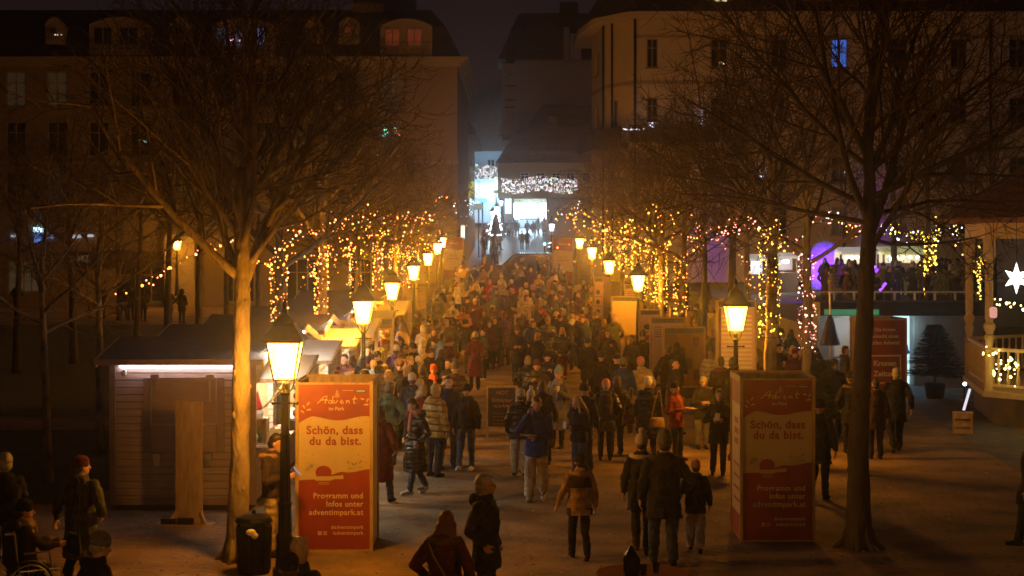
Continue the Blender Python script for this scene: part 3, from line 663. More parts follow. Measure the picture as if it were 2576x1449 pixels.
# near left tree: trunk forks at about 4 m into three heavy limbs
d0=24.4; base=at(598,1425,d0); bx=base.x
def rel(px,py,dd=0): p=at(px,py,d0); return V((p.x-bx,dd,p.z))
rg=random.Random(11)
tr=[(0,0,-.05),rel(603,1150),rel(606,900),rel(610,700)]
F=rel(610,690); limbs=[]
def lim(a,b,L,r,dy=0): 
    A=rel(*a);B=rel(*b); v=B-A; v.y+=dy; limbs.append((A,v,L,r))
lim((604,700),(455,560),3.3,.08,-.2); lim((612,700),(600,300),4.3,.105,.1); lim((618,705),(705,510),3.6,.085,.3); lim((607,690),(500,500),3.0,.06,.5); lim((606,560),(548,380),2.6,.055,-.4)
lim((604,640),(690,300),3.6,.06,-.6); lim((612,500),(760,330),2.8,.05,.4); lim((630,660),(770,500),2.9,.045,-.3); lim((604,600),(480,420),3.0,.05,.4); lim((600,450),(430,250),2.6,.045,.5); lim((612,420),(700,150),2.6,.045,-.5); lim((604,380),(560,80),2.4,.04,.1); lim((660,600),(760,430),2.6,.045,.9)
trunk_top=[tuple(v) for v in tr]+[tuple(rel(606,560,.03)),tuple(rel(603,420,.05))]
big=dict(CFG,n=(9,8,6,5,0),max=4,len=(.62,.66,.58,.6,.5),t0=(.1,.2,.1,.1,0))
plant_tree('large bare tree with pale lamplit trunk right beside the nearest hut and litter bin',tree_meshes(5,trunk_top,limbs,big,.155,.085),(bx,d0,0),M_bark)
# near right tree
d0=25.4; base=at(2160,1372,d0); bx=base.x; limbs=[]
tr=[(0,0,-.05),rel(2160,1100),rel(2172,850),rel(2186,600),rel(2188,470),rel(2180,330)]
lim((2186,600),(2235,440),3.3,.075,.2); lim((2180,640),(2290,430),2.8,.05,-.4); lim((2188,470),(2150,200),3.6,.075,.2); lim((2186,560),(2080,330),3.6,.06,-.4); lim((2186,520),(2010,440),3.3,.05,.4); lim((2187,500),(2370,420),3.4,.055,-.3); lim((2187,450),(2290,230),3.2,.055,.5)
lim((2184,560),(2050,530),3.0,.04,.5); lim((2186,400),(2040,150),3.4,.055,-.5); lim((2182,360),(2240,60),3.0,.05,.2); lim((2184,420),(1980,300),3.3,.045,.1); lim((2187,540),(2420,540),2.8,.04,.6); lim((2180,330),(2190,0),2.8,.05,-.2); lim((2187,430),(2400,260),3.2,.05,-.1); lim((2186,600),(2330,640),1.9,.03,-.7)
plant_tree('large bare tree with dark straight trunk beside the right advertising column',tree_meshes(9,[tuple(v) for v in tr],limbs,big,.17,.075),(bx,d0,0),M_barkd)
# prototypes for the rest of the avenue
def proto(seed,H=4.0,L=3.0,n=9,r=.13,lean=0):
    rg=random.Random(seed); tr=[(0,0,-.05),(lean*.3,0,H*.5),(lean,0,H),(lean*1.2,.05,H+1.2),(lean*1.3,.0,H+2.2)]
    return tree_meshes(seed+50,tr,ring_limbs(rg,H,H+2.2,n,L,r*.5,(25,75),lean),dict(CFG,n=(9,6,6,4,0),hi=False,max=4,rmin=.007),r,r*.4)
PT=[proto(1),proto(2,4.3,3.2,10,.14,.15),proto(3,3.8,2.8,9,.12,-.12)]
PTO=[]
def avenue(i,label,x,y,sc_=1,bark=None,rz=0,group=None):
    k=i%3
    if len(PTO)<=k or PTO[k] is None:
        while len(PTO)<=k: PTO.append(None)
        a=PT[k][0].build('trunk',M_bark,None,smooth=True); b=PT[k][1].build('crown',M_twig); PTO[k]=(a.data,b.data); bpy.data.objects.remove(a);bpy.data.objects.remove(b)
    t=thing('bare_tree',label,'tree',(x,y,g(x,y)),rz,group); t.scale=(sc_,)*3
    for nm,me in zip(('trunk','crown'),PTO[k]):
        o=bpy.data.objects.new(nm,me); COL.objects.link(o); o.parent=t
        if nm=='trunk': o.material_slots[0].link='OBJECT'; o.material_slots[0].material=bark or M_bark
    return t
nth=['first','second','third','fourth','fifth','sixth','seventh','eighth']
LEFTROW=[(702,33),(808,41),(893,49),(950,57),(990,65),(1020,73),(1045,82)]
for i,(px,d) in enumerate(LEFTROW):
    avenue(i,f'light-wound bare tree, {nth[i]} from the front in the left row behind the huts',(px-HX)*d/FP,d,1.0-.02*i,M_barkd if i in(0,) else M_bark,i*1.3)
RIGHTROW=[(1936,34.8),(1711,51),(1664,57.5),(1634,63),(1600,70),(1566,78),(1530,88)]
for i,(px,d) in enumerate(RIGHTROW):
    avenue(i+1,f'light-wound bare tree, {nth[i]} from the front in the row right of the crowd',(px-HX)*d/FP,d,1.05-.02*i,M_bark,i*1.7+1)
BACK=[(2030,39,'bare tree with rose-white lights around its dark trunk beside a small fir'),(1836,47,'thin bare tree behind the striped programme board'),(1770,56,'thin bare tree between board wall and terrace slope'),(1880,60,'bare tree with greenish trunk beside the white tent glow'),(2340,66,'bare tree on the terrace wrapped in yellow lights up to forked limbs'),(2452,58,'short bare tree with yellow lights beside the pavilion corner'),
 (500,52,'bare tree with dark trunk behind the hut roofs'),(345,76,'slim bare tree on the far left lawn'),(120,32.2,'slender bare tree with grey trunk nearest the left edge'),(250,36.5,'slender bare tree with forked crown left of the nearest hut'),(185,62,'faint bare tree on the dark lawn beyond the two slender ones'),(40,58,'dark bare tree at the far left edge of the lawn'),(650,64,'bare tree rising behind the second hut roof'),(420,60,'bare tree before the long apartment block'),(300,90,'distant bare tree near the shop sign'),(2500,80,'tall bare tree behind the pavilion roof'),(2250,84,'bare tree before the pale apartment facade'),(2120,96,'slim bare tree beside the blue-violet glow'),(570,84,'distant bare tree right of the lit portal')]
for i,(px,d,lb) in enumerate(BACK):
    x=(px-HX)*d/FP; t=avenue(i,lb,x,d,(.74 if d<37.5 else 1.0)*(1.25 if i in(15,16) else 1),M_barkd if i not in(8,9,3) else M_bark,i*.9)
    if px in(2340,2250,2120): t.location.z=1.85
# ================================================================ STREET LAMPS
def point(name,loc,energy,colr,rad,parent=None):
    l=bpy.data.lights.new(name,'POINT'); l.energy=energy; l.color=colr; l.shadow_soft_size=rad; o=bpy.data.objects.new(name,l); COL.objects.link(o); o.location=loc
    if parent:o.parent=parent
    return o
def pane_mat(name,c,st):
    m=bpy.data.materials.new(name); m.use_nodes=True; nt=m.node_tree; nt.nodes.clear(); L=nt.links.new
    o=nt.nodes.new('ShaderNodeOutputMaterial'); e=nt.nodes.new('ShaderNodeEmission'); e.inputs[0].default_value=(*c,1)
    t=nt.nodes.new('ShaderNodeBsdfTransparent'); a=nt.nodes.new('ShaderNodeAddShader'); n=nt.nodes.new('ShaderNodeTexNoise'); n.inputs['Scale'].default_value=7
    tc=nt.nodes.new('ShaderNodeTexCoord'); L(tc.outputs['Object'],n.inputs['Vector'])
    r=nt.nodes.new('ShaderNodeMapRange'); r.inputs[3].default_value=st*.55; r.inputs[4].default_value=st*1.4; L(n.outputs['Fac'],r.inputs[0]); L(r.outputs[0],e.inputs[1])
    L(e.outputs[0],a.inputs[0]); L(t.outputs[0],a.inputs[1]); L(a.outputs[0],o.inputs[0]); m.cycles.emission_sampling='NONE'; return m
M_pane=pane_mat('frosted_lantern_pane',(1,.50,.05),8); M_panew=pane_mat('white_lantern_pane',(.75,.87,1),1.2)
M_bulb=em('mantle_bulb',(1,.78,.42),30); M_bulbw=em('white_bulb',(.85,.93,1),8)
HL=2.95
def lamp_parts():
    p=MB(); p.lathe([(.17,0),(.17,.10),(.13,.14),(.115,.5),(.13,.54),(.10,.6),(.085,.95),(.10,1.0),(.075,1.04),(.06,1.12),(.055,1.9),(.075,1.93),(.055,1.97),(.045,2.45),(.075,2.5),(.05,2.54),(.045,2.62)],12)
    for k in range(8):
        a=PI/4*k; p.tube([(.078*math.cos(a),.078*math.sin(a),.6),(.052*math.cos(a),.052*math.sin(a),1.9)],.012,4)
    p.beam((-.16,0,2.36),(.16,0,2.36),.025,.025)
    for s in(-1,1):
        p.ell((.165*s,0,2.36),(.025,.025,.025)); p.tube([(.04*s,0,2.5),(.10*s,0,2.56),(.13*s,0,2.66)],.012,5)
        p.tube([(0,.04*s,2.5),(0,.10*s,2.56),(0,.13*s,2.66)],.012,5)
    f=MB(); z0,z1=2.68,3.2; a,b=.135,.225
    for sx in(-1,1):
        for sy in(-1,1): f.beam((a*sx,a*sy,z0),(b*sx,b*sy,z1),.018,.018)
    for (h,z,t) in((a,z0,.022),(b,z1,.025)):
        for s in(-1,1): f.beam((-h,h*s,z),(h,h*s,z),t,t); f.beam((h*s,-h,z),(h*s,h,z),t,t)
    f.beam((-a,0,z0),(a,0,z0),.03,.01)
    gl=MB(); a-=.004;b-=.004
    for k in range(4):
        M=Matrix.Rotation(k*PI/2,4,'Z'); gl.poly([M@V(v) for v in((-a,-a,z0+.012),(a,-a,z0+.012),(b,-b,z1-.012),(-b,-b,z1-.012))])
    r=MB(); r.lathe([(.40,3.215),(.41,3.23),(.33,3.30),(.22,3.40),(.20,3.43),(.20,3.46),(.13,3.52),(.05,3.58),(.05,3.62),(.03,3.66),(.045,3.70),(.01,3.78)],4,rot=PI/4)
    bu=MB(); bu.ell((0,0,2.98),(.12,.12,.19),12,8)
    return p,f,gl,r,bu
LP=lamp_parts(); LM=None
def lamp(label,px,d,h=HL,E=150,white=False,x=None,group=None,sc_=1.0,ground=None):
    global LM
    x=(px-HX)*d/FP if x is None else x
    t=thing('street_lamp',label,'street lamp',(x,d,(g(x,d) if ground is None else ground)),0,group); t.scale=(sc_,)*3
    if LM is None:
        LM=[]
        for nm,mb,m in zip(('post','lantern_frame','lantern_glass','lantern_roof','bulb'),LP,(M_iron,M_iron,M_pane,M_iron,M_bulb)):
            o=mb.build(nm,m,smooth=nm in('bulb',)); LM.append((nm,o.data,m)); bpy.data.objects.remove(o)
    fo=None
    for nm,me,m in LM:
        o=bpy.data.objects.new(nm,me); COL.objects.link(o); o.parent=t
        if white and nm in('lantern_glass','bulb'): o.material_slots[0].link='OBJECT'; o.material_slots[0].material=M_panew if nm=='lantern_glass' else M_bulbw
        if nm in('bulb','lantern_glass'): o.visible_shadow=True
        if nm=='bulb': bulb=o
    if E: point('lamp_light',(0,0,2.88),E,(.8,.9,1) if white else WARM,.16,t)
    return t
def lampdepth(px,py,lo=20):
    return solve(lambda d:HY+(CH-g((px-HX)*d/FP,d)-HL)*FP/d-py)
LAMPS=[]
for i,(px,py) in enumerate(((717,905),(914,785),(987,732),(1041,686),(1077,652),(1101,626),(1113,610))):
    d=lampdepth(px,py); LAMPS.append((px,d)); lamp(f'black lantern post with glowing amber glass, {nth[i]} from the front in the left row',px,d,E=820 if i==0 else 1150)
for i,(px,py) in enumerate(((1851,800),(1605,712),(1532,672),(1489,637),(1458,612))):
    d=lampdepth(px,py); LAMPS.append((px,d)); lamp(f'black lantern post with glowing amber glass, {nth[i]} from the front in the right row',px,d,E=1150)
lamp('unseen black lantern post added to light the foreground, continuing the left row',0,10,E=330,x=-6.2)  # out-of-view lamp added to brighten the foreground from the left
lamp('unseen black lantern post added to light the foreground, continuing the right row',0,13,E=480,x=5.6)  # its unseen partner on the right, also added for foreground light
lamp('lone amber lamp before the lit portal on the far left',445,100,E=900,ground=CH-(617-600)/43-2.95)
lamp('white-lit lantern beside the parked cars right of the street',1388,lampdepth(1388,572),E=130,white=True)
for i,(px,py,d) in enumerate(((1240,539,150),(1250,526,160),(1261,511,172),(1265,494,186))):
    lamp(f'blue-white lantern along the left side of the street, {nth[i]} from the near end',px,d,E=200,white=True,ground=CH-(py-600)/(FP/d)-2.95,sc_=1.0)
point('shop_light',tuple(at(1333,520,208)),2200,(.45,.78,1),1.5); point('shop_light',tuple(at(1232,490,192)),1500,(.4,.75,1),1)
# light of a hidden floodlight behind the left block's corner
fl=thing('floodlight','cold bright floodlight just behind the corner of the left apartment block','floodlight',tuple(at(1146,181,122)))
m=MB(); m.box(-.2,.2,-.1,.1,-.25,.25); m.build('housing',M_iron,fl); m=MB(); m.box(.201,.215,-.09,.09,-.22,.22); m.build('lens',em('flood_lens',(.6,.9,1),40),fl)
m=MB(); m.box(-1.4,-.2,.02,.06,-.05,.05); m.build('bracket',M_iron,fl)
sl_=bpy.data.lights.new('flood_beam','SPOT'); sl_.energy=14000; sl_.color=(.5,.8,1); sl_.spot_size=R(130); sl_.spot_blend=.6; so_=bpy.data.objects.new('flood_beam',sl_); COL.objects.link(so_); so_.parent=fl; so_.location=(.35,0,0); so_.rotation_euler=V((1,.7,.1)).to_track_quat('-Z','Y').to_euler()
# ================================================================ ADVERTISING COLUMNS
def adcol(label,px0,px1,pyb,rz=0,W=1.08,D=1.1,H=2.48,loc=None,kind='advent'):
    if loc is None:
        s=None; d=solve(lambda d:HY+(CH-g(0,d))*FP/d-pyb); x=((px0+px1)/2-HX)*d/FP; loc=(x,d,g(x,d)); 
    t=thing('advertising_column',label,'advertising column',loc,rz)
    h=W/2; m=MB(); th=.035
    m.box(-h,h,.0,th,0,H-.0); m.box(-h,h,D-th,D,0,H); m.box(-h,-h+th,th+.001,D-th-.001,0,H); m.box(h-th,h,th+.001,D-th-.001,0,H)
    for a,b in((-h-.03,-h+.015),(h-.015,h+.03)): m.box(a,b,-.0297,-.003,0,H+.02); m.box(a,b,D+.003,D+.03,0,H+.02)
    m.box(-h-.035,-h-.003,0,D,H-.06,H+.025);m.box(h+.003,h+.035,0,D,H-.06,H+.025);m.box(-h-.03,h+.03,D+.032,D+.06,H-.08,H+.03)
    m.build('wooden_box',M_wood,t)
    p=MB(); z0,z1=.03,H-.03; p.box(-h+.02,h-.02,-.007,-.003,z0,z1); pr=p.build('printed_sheet',M_red,t)
    U=lambda u:-h+.02+u*(W-.04); Z=lambda v:z1-v*(z1-z0)      # u,v across and down the sheet
    y=-.0085
    def blob2(pts,m_,nm,yy=y): q=MB(); q.prism([(U(a),Z(b)) for a,b in pts],yy-.001,yy+.001); return q.build(nm,m_,pr)
    def leafs(c,sc_,m_,yy=y):
        q=MB()
        for (dx,dz,a,l) in c:
            ca,sa=math.cos(a),math.sin(a); pts=[]
            for k in range(10):
                tt=2*PI*k/10; ex=l*math.cos(tt); ez=l*.33*math.sin(tt)*(1 if math.cos(tt)>0 else .8); pts.append((U(dx)+ex*ca-ez*sa,Z(dz)+ex*sa+ez*ca))
            q.prism(pts,yy-.001,yy+.001)
        return q.build('leaf_print',m_,pr)
    if kind=='advent':
        top=[(k/16,.205-.013*math.sin(k/16*2*PI*1.25+.4)-(.0) + (.035*(1-k/3) if k<3 else 0)) for k in range(17)]
        bot=[(1,.515),(.93,.517),(.8,.53),(.7,.535),(.6,.53),(.52,.54),(.45,.55),(.3,.575),(.15,.578),(0,.582)]
        blob2(top+bot,M_cream,'cream_field')
        # script heading drawn as strokes
        m=MB(); A=[((.26,.115),(.29,.105),(.35,.075),(.40,.068),(.385,.09),(.37,.115)),((.30,.094),(.36,.092),(.41,.094))]
        def stroke(pts,r=.009): m.tube([(U(a),y-.002,Z(b)) for a,b in pts],r,5)
        for s_ in A: stroke(s_)
        x=.405
        for ch in((((.05,.10),(.02,.094),(.01,.11),(.04,.115),(.055,.10)),((.065,.068),(.055,.095),(.058,.115),(.075,.11))),(((.0,.095),(.02,.115),(.045,.095)),),(((.0,.108),(.035,.10),(.02,.092),(.005,.105),(.02,.116),(.045,.110)),),(((.0,.095),(.003,.115),(.012,.1),(.03,.094),(.036,.115)),),(((.03,.07),(.015,.10),(.018,.115),(.04,.11)),((.0,.088),(.055,.086)))):
            for s_ in ch: stroke([(x+a*1.25,b) for a,b in s_],.0085)
            x+=.088
        # little tree
        for k,wd in enumerate((.015,.025,.033,.042)): stroke([(.54-wd,.045+.010*k),(.54,.038+.010*k),(.54+wd,.045+.010*k)],.0045)
        stroke([(.54,.03),(.54,.084)],.0045)
        m.build('script_lettering',M_printlite,pr)
        text('im Park',.075,M_printlite,pr,U(.53),Z(.147),y,bold=.001)
        q=MB(); q.box(U(.79),U(.96),y-.001,y+.001,Z(.05),Z(.028)); q.build('logo_field',M_blue,pr); q=MB(); q.box(U(.815),U(.935),y-.004,y-.0015,Z(.042),Z(.036)); q.box(U(.62),U(.77),y-.001,y+.001,Z(.0375),Z(.0345)); q.build('logo_line',M_printlite,pr)
        text('Schön, dass',.168,M_printred,pr,U(.505),Z(.279),y-.002,bold=.0055,sx=.98,spacing=1.08); text('du da bist.',.168,M_printred,pr,U(.515),Z(.345),y-.002,bold=.0055,sx=.98,spacing=1.1)
        for s_,v in(('Programm und',.677),('Infos unter',.727),('adventimpark.at',.778)): text(s_,.115,M_printlite,pr,U(.91),Z(v),y,'RIGHT',bold=.0022,spacing=1.07)
        for s_,v in(('#adventimpark',.868),('/adventimpark',.903)): text(s_,.075,M_printlite,pr,U(.91),Z(v),y,'RIGHT',bold=.001,spacing=1.04)
        q=MB(); q.box(U(.27),U(.32),y-.001,y+.001,Z(.915),Z(.893)); q.build('icon',M_printlite,pr); text('f',.05,M_red,pr,U(.297),Z(.905),y-.004,bold=.002)
        q=MB()
        for (a,b,c,dd) in((.345,.395,.893,.896),(.345,.395,.912,.915),(.345,.352,.896,.912),(.388,.395,.896,.912)): q.box(U(a),U(b),y-.001,y+.001,Z(dd),Z(c))
        q.lathe([(.011,-.001),(.011,.001)],10,(0,0,0)); q.v[-20:]=[(U(.37)+vx,y+vz,Z(.904)+vy) for vx,vy,vz in q.v[-20:]]
        q.build('icon',M_printlite,pr)
        # bandstand emblem, sprigs and flecks
        dm=[(.235,.538),(.24,.523),(.25,.515),(.265,.505),(.30,.497),(.35,.493),(.40,.497),(.43,.505),(.45,.515),(.465,.523),(.46,.538),(.455,.56),(.25,.56)]
        blob2(dm,M_printred,'emblem',y-.003)
        blob2([(.18,.556),(.46,.556),(.60,.553),(.61,.545),(.63,.558),(.63,.574),(.5,.575),(.45,.584),(.25,.584),(.2,.572)],M_cream,'emblem_base',y-.003)
        for v in(.594,.604): q=MB(); q.box(U(.28),U(.43),y-.001,y+.001,Z(v+.003),Z(v)); q.build('emblem_line',M_cream,pr)
        leafs([(.70,.475,2.4,.03),(.76,.485,2.0,.03),(.80,.483,.9,.032),(.87,.47,.7,.035),(.72,.510,3.3,.035),(.78,.507,.1,.03),(.87,.502,.1,.035)],1,M_printred)
        leafs([(.07,.135,2.2,.032),(.13,.117,.9,.036),(.14,.153,.2,.038),(.05,.165,2.5,.032)],1,M_printlite)
        leafs([(.90,.088,2.8,.034),(.97,.095,1.1,.034),(.95,.122,.1,.04)],1,M_printlite)
        rr=random.Random(2); q=MB()
        for (u,v) in((.17,.215),(.26,.205),(.34,.22),(.62,.205),(.86,.205),(.80,.23),(.95,.226),(.13,.24),(.2,.425),(.07,.445),(.1,.408),(.12,.478),(.84,.425),(.92,.435),(.95,.475),(.47,.5),(.52,.515)): s=.011; q.prism([(U(u)-s,Z(v)),(U(u),Z(v)-s),(U(u)+s,Z(v)),(U(u),Z(v)+s)],y-.001,y+.001)
        for (u,v,r_) in((.12,.515,.026),(.175,.495,.026)): q.prism([(U(u)+r_*math.cos(k*.52),Z(v)+r_*math.sin(k*.52)) for k in range(12)],y-.001,y+.001)
        q.build('fleck_print',M_printred,pr)
        # left side sheet
        s_=MB(); s_.box(-h-.007,-h-.003,.02,D-.02,z0,H-.07); s2=s_.build('side_sheet',M_cream,t)
        q=MB(); q.box(-h-.011,-h-.0085,.02,D-.02,H-.42,H-.071); q.box(-h-.011,-h-.0085,.02,D-.02,z0,z0+.35); q.build('red_band',M_red,s2)
        q=MB()
        for k in range(3): q.box(-h-.011,-h-.0085,.35,.75,1.75-k*.16,1.84-k*.16)
        for k in range(4): q.box(-h-.011,-h-.0085,.25,.85,1.1-k*.18,1.14-k*.18)
        q.build('side_print',M_printred,s2)
        s_=MB(); s_.box(h+.003,h+.007,.02,D-.02,z0,H-.07); s2=s_.build('side_sheet',M_cream,t)
    elif kind=='far':
        q=[(k/12,.27-.02*math.sin(k/12*2*PI)) for k in range(13)]+[(1,.76),(.7,.74),(.4,.77),(0,.75)]; blob2(q,M_cream,'cream_field')
        text('Advent',.2,M_printlite,pr,0,Z(.12),y,shear=.3); text('Hier zum',.13,M_printred,pr,0,Z(.42),y-.002,bold=.002); text('schönsten Platz.',.12,M_printred,pr,0,Z(.49),y-.002,bold=.002,sx=.95)
    else:
        for s_,v,sz in(('Die Krone',.10,.13),('wünscht einen',.17,.13),('tollen Advent!',.24,.14)): text(s_,sz,M_printlite,pr,0,Z(v),y,bold=.002)
        q=MB(); 
        for (a,b,c,dd) in((.1,.9,.37,.385),(.1,.9,.66,.675),(.1,.13,.385,.66),(.87,.9,.385,.66)): q.box(U(a),U(b),y-.001,y+.001,Z(dd),Z(c))
        q.build('logo_frame',M_printlite,pr); text('Kronen',.2,M_printlite,pr,0,Z(.46),y,bold=.006); text('Zeitung',.2,M_printlite,pr,0,Z(.57),y,bold=.006)
        q=MB(); q.prism([(U(.25)+.09*math.cos(k*.52),Z(.78)+.09*math.sin(k*.52)) for k in range(12)],y-.001,y+.001); q.build('round_print',M_printlite,pr)
    return t
adcol('orange-red advertising column beside the nearest lamp, reading Schön, dass du da bist',750,932,1386)
adcol('dark red advertising column in shade beside the right tree, reading Schön, dass du da bist',1866,2045,1363)
adcol('small far orange advertising column behind the left lamp row',1115,1165,0,loc=((1140-HX)*104/FP,104,g(-3.6,104)+.2),kind='far',W=1.2,H=2.6)
adcol('small far orange advertising column right of the dark car',1391,1441,0,loc=((1416-HX)*103/FP,103,g(3,103)+.1),kind='far',W=1.2,H=2.7)
adcol('tall red advertising column with a white-framed box of lettering, before the flat-roofed bar',2175,2265,0,rz=R(6),loc=((2226-HX)*44.5/FP,44.5,0),kind='news',W=1.12,H=2.5)
# ================================================================ MARKET HUTS
M_led=em('led_strip',(1,.80,.86),20,True)
M_goods=[mat('goods_'+n,c,.4,.2,20) for n,c in(('red',(.5,.03,.03)),('cream',(.7,.6,.45)),('green',(.05,.12,.06)),('dark',(.03,.03,.035)),('gold',(.5,.35,.1)),('purple',(.2,.08,.3)))]
def hut(i,xl,xr,y,dep,led=True,lab=''):
    z0=g(xl,y); t=thing('market_hut',lab,'market hut',(xl,y,z0)); W=xr-xl; He=2.54
    m=MB(); m.box(0,W,0,.08,.12,He); m.build('front_wall',M_siding,t)
    m=MB(); m.box(0,.08,.081,dep,.12,He); m.box(.081,W,dep-.08,dep,.12,He); m.build('side_wall',M_siding,t)
    m=MB(); m.box(W-.09,W,.081,.42,.12,He); m.box(W-.09,W,dep-.45,dep-.081,.12,He); m.box(W-.09,W,.421,dep-.451,.12,1.02); m.box(W-.09,W,.421,dep-.451,2.1,He); m.build('serving_wall',M_siding,t)
    m=MB(); m.box(.04,W-.04,.04,dep-.04,-.1,.119); m.build('base',M_dark,t)
    m=MB()
    for x in(-.06,W-.04): m.box(x,x+.1,-.035,-.002,.1,He)
    m.box(.041,W-.041,-.03,-.0025,He-.075,He-.02); m.box(.041,W-.041,-.03,-.0025,.1,.22)
    m.build('corner_board',M_trim,t)
    rg_=He+.25; r=MB()
    for (ya,yb,za,zb_) in((-.38,dep/2,He-.03,rg_),(dep+.38,dep/2,He-.03,rg_)):
        r.add([(-.2,ya,za),(W+.2,ya,za),(W+.2,yb,zb_),(-.2,yb,zb_),(-.2,ya,za+.07),(W+.2,ya,za+.07),(W+.2,yb,zb_+.07),(-.2,yb,zb_+.07)],[(0,1,2,3),(4,5,6,7),(0,1,5,4),(2,3,7,6),(0,3,7,4),(1,2,6,5)])
    ro=r.build('roof',M_roof,t)
    m=MB(); m.box(-.22,W+.22,-.415,-.383,He-.05,He+.045); m.build('fascia',M_trim,ro)
    for ya,za,yb,zb_ in((-.38,He-.03,dep/2,rg_),(dep+.38,He-.03,dep/2,rg_)):
        for xx in(W+.22,-.22): m=MB(); m.beam((xx,ya,za),(xx,yb,zb_),.03,.15); m.build('bargeboard',M_trim,ro)
    m=MB(); m.prism([(.08,He),(dep-.08,He),(dep/2,rg_-.05)],W-.06,W-.0,axis='x'); m.prism([(.08,He),(dep-.08,He),(dep/2,rg_-.05)],.02,.08,axis='x'); m.build('gable',M_siding,t)
    if led:
        m=MB(); m.box(.12,W-.1,-.075,-.05,He-.115,He-.085); m.build('light_strip',M_led,t)
    # front shutter hatch
    if i==0:
        cx=W*.40+.0; a,b=.62,W-.45-.0
        a=(at(362,0,y).x-xl); b=(at(565,0,y).x-xl); zt=CH-(949-600)*y/FP; zm=CH-(1070-600)*y/FP; zl=CH-(1137-600)*y/FP
        m=MB(); m.box(a,a+.13,-.05,-.0035,zl,zt-.01); m.build('hatch_frame',M_trim,t); m=MB(); m.box(b-.13,b,-.05,-.0035,zl,zt-.01); m.build('hatch_frame',M_trim,t)
        m=MB(); m.box(a+.135,b-.135,-.062,-.0045,zm+.03,zt+.0); h1=m.build('hatch_shutter',M_hutpanel,t)
        q=MB(); q.box(a+.12,b-.12,-.075,-.0625,zm+.01,zm+.035); q.box(a+.12,a+.14,-.075,-.0625,zm+.036,zt-.01); q.box(b-.14,b-.12,-.075,-.0625,zm+.036,zt-.01); q.build('metal_edge',M_metal,h1)
        q=MB()
        for x in(a+.2,b-.24): q.box(x-.07,x+.07,-.08,-.063,zt-.03,zt+.05); q.box(x-.012,x+.012,-.075,-.063,zt-.42,zt-.05)
        q.build('hinge',M_metal,h1)
        m=MB(); m.box(a+.14,b-.14,-.048,-.004,zl,zm); m.build('lower_shutter',M_hutpanel,t)
        for x in(a+.24,b-.26):
            m=MB(); m.box(x-.06,x+.06,-.14,-.004,zl-.12,zl-.02); m.box(x-.05,x+.05,-.13,-.09,zl-.22,zl-.121); m.build('bracket',M_metal,t)
    # hinged awning over the serving side
    fx=.80; ya,yb,za,zb2=.42,1.55,2.16,2.50; th=.03
    f=MB(); q0=[(W+.01,ya,za),(W+fx,ya,za),(W+fx+.1,yb,zb2),(W+.01,yb,zb2)]; f.add(q0+[(x,y,z+th) for x,y,z in q0],[(0,1,2,3),(4,5,6,7),(0,1,5,4),(1,2,6,5),(2,3,7,6),(3,0,4,7)]); fl_=f.build('awning_flap',M_flap,t)
    q=MB(); q.beam((W+.0,ya-.02,za+.0),(W+fx+.02,ya-.02,za+.0),.035,.07); q.beam((W+fx+.025,ya-.02,za+.01),(W+fx+.125,yb,zb2+.01),.035,.05); q.build('flap_edge',M_wood,fl_)
    for yy,zz in((ya+.1,za),(yb-.1,zb2-.06)): q=MB(); q.beam((W,yy,1.6),(W+fx*.8,yy,zz),.025,.025); q.build('prop_stay',M_wood,fl_)
    q=MB(); q.ell((W+.3,ya-.30,za+.62),(.035,.035,.035),8,6); q.tube([(W+.3,ya-.30,za+.62),(W+.1,ya-.28,za+.5),(W-.02,ya-.2,za+.35)],.01,4); q.build('added_flap_lamp',M_metal,fl_)  # small lamp added above the flap to whiten it
    if i<4: point('added_flap_light',(W+.34,ya-.36,za+.60),(48,44,12,7)[i],(1,.86,.72),.04,t)  # added light that brightens the flap boards
    c=MB(); c.box(W-.35,W+.38,.3,dep-.3,1.021,1.06); c.build('counter',M_flap,t)
    m=MB(); m.box(.09,W-.1,dep-.14,dep-.085,.3,2.3); m.build('back_panel',M_wood,t)
    point('hut_light',(W-.35,dep/2,2.25),260,(1,.83,.55),.12,t); 
    if i<3: point('hut_light',(W+.35,dep/2,2.02),28,(1,.86,.66),.1,t)
    return t
XL,XRt=(285-HX)*28.9/FP,(636-HX)*28.9/FP
HUTL=['nearest cream boarded market hut with cool light strip under its eave','second market hut in the row with raised awning flap','third market hut in the row with dark felt roof','fourth market hut in the row behind two trunks','fifth market hut deep in the left row','farthest market hut before the crowded end']
HUTS=[]
for i,(y,dx) in enumerate(((28.9,0),(33.3,.0),(37.8,.05),(42.4,.1),(47.2,.15),(53,.2))):
    HUTS.append(hut(i,XL+dx,XRt+dx,y,2.9,led=(i==0),lab=HUTL[i]))
cm=thing('security_camera','small white dome camera under the hut eave','camera',(at(312,937,28.8).x,28.86,CH-337*28.9/FP)); m=MB(); m.ell((0,-.06,0),(.05,.05,.06),12,8); m.build('dome',M_white,cm); m=MB(); m.box(-.03,.03,-.04,.03,.02,.07); m.build('mount',M_white,cm)
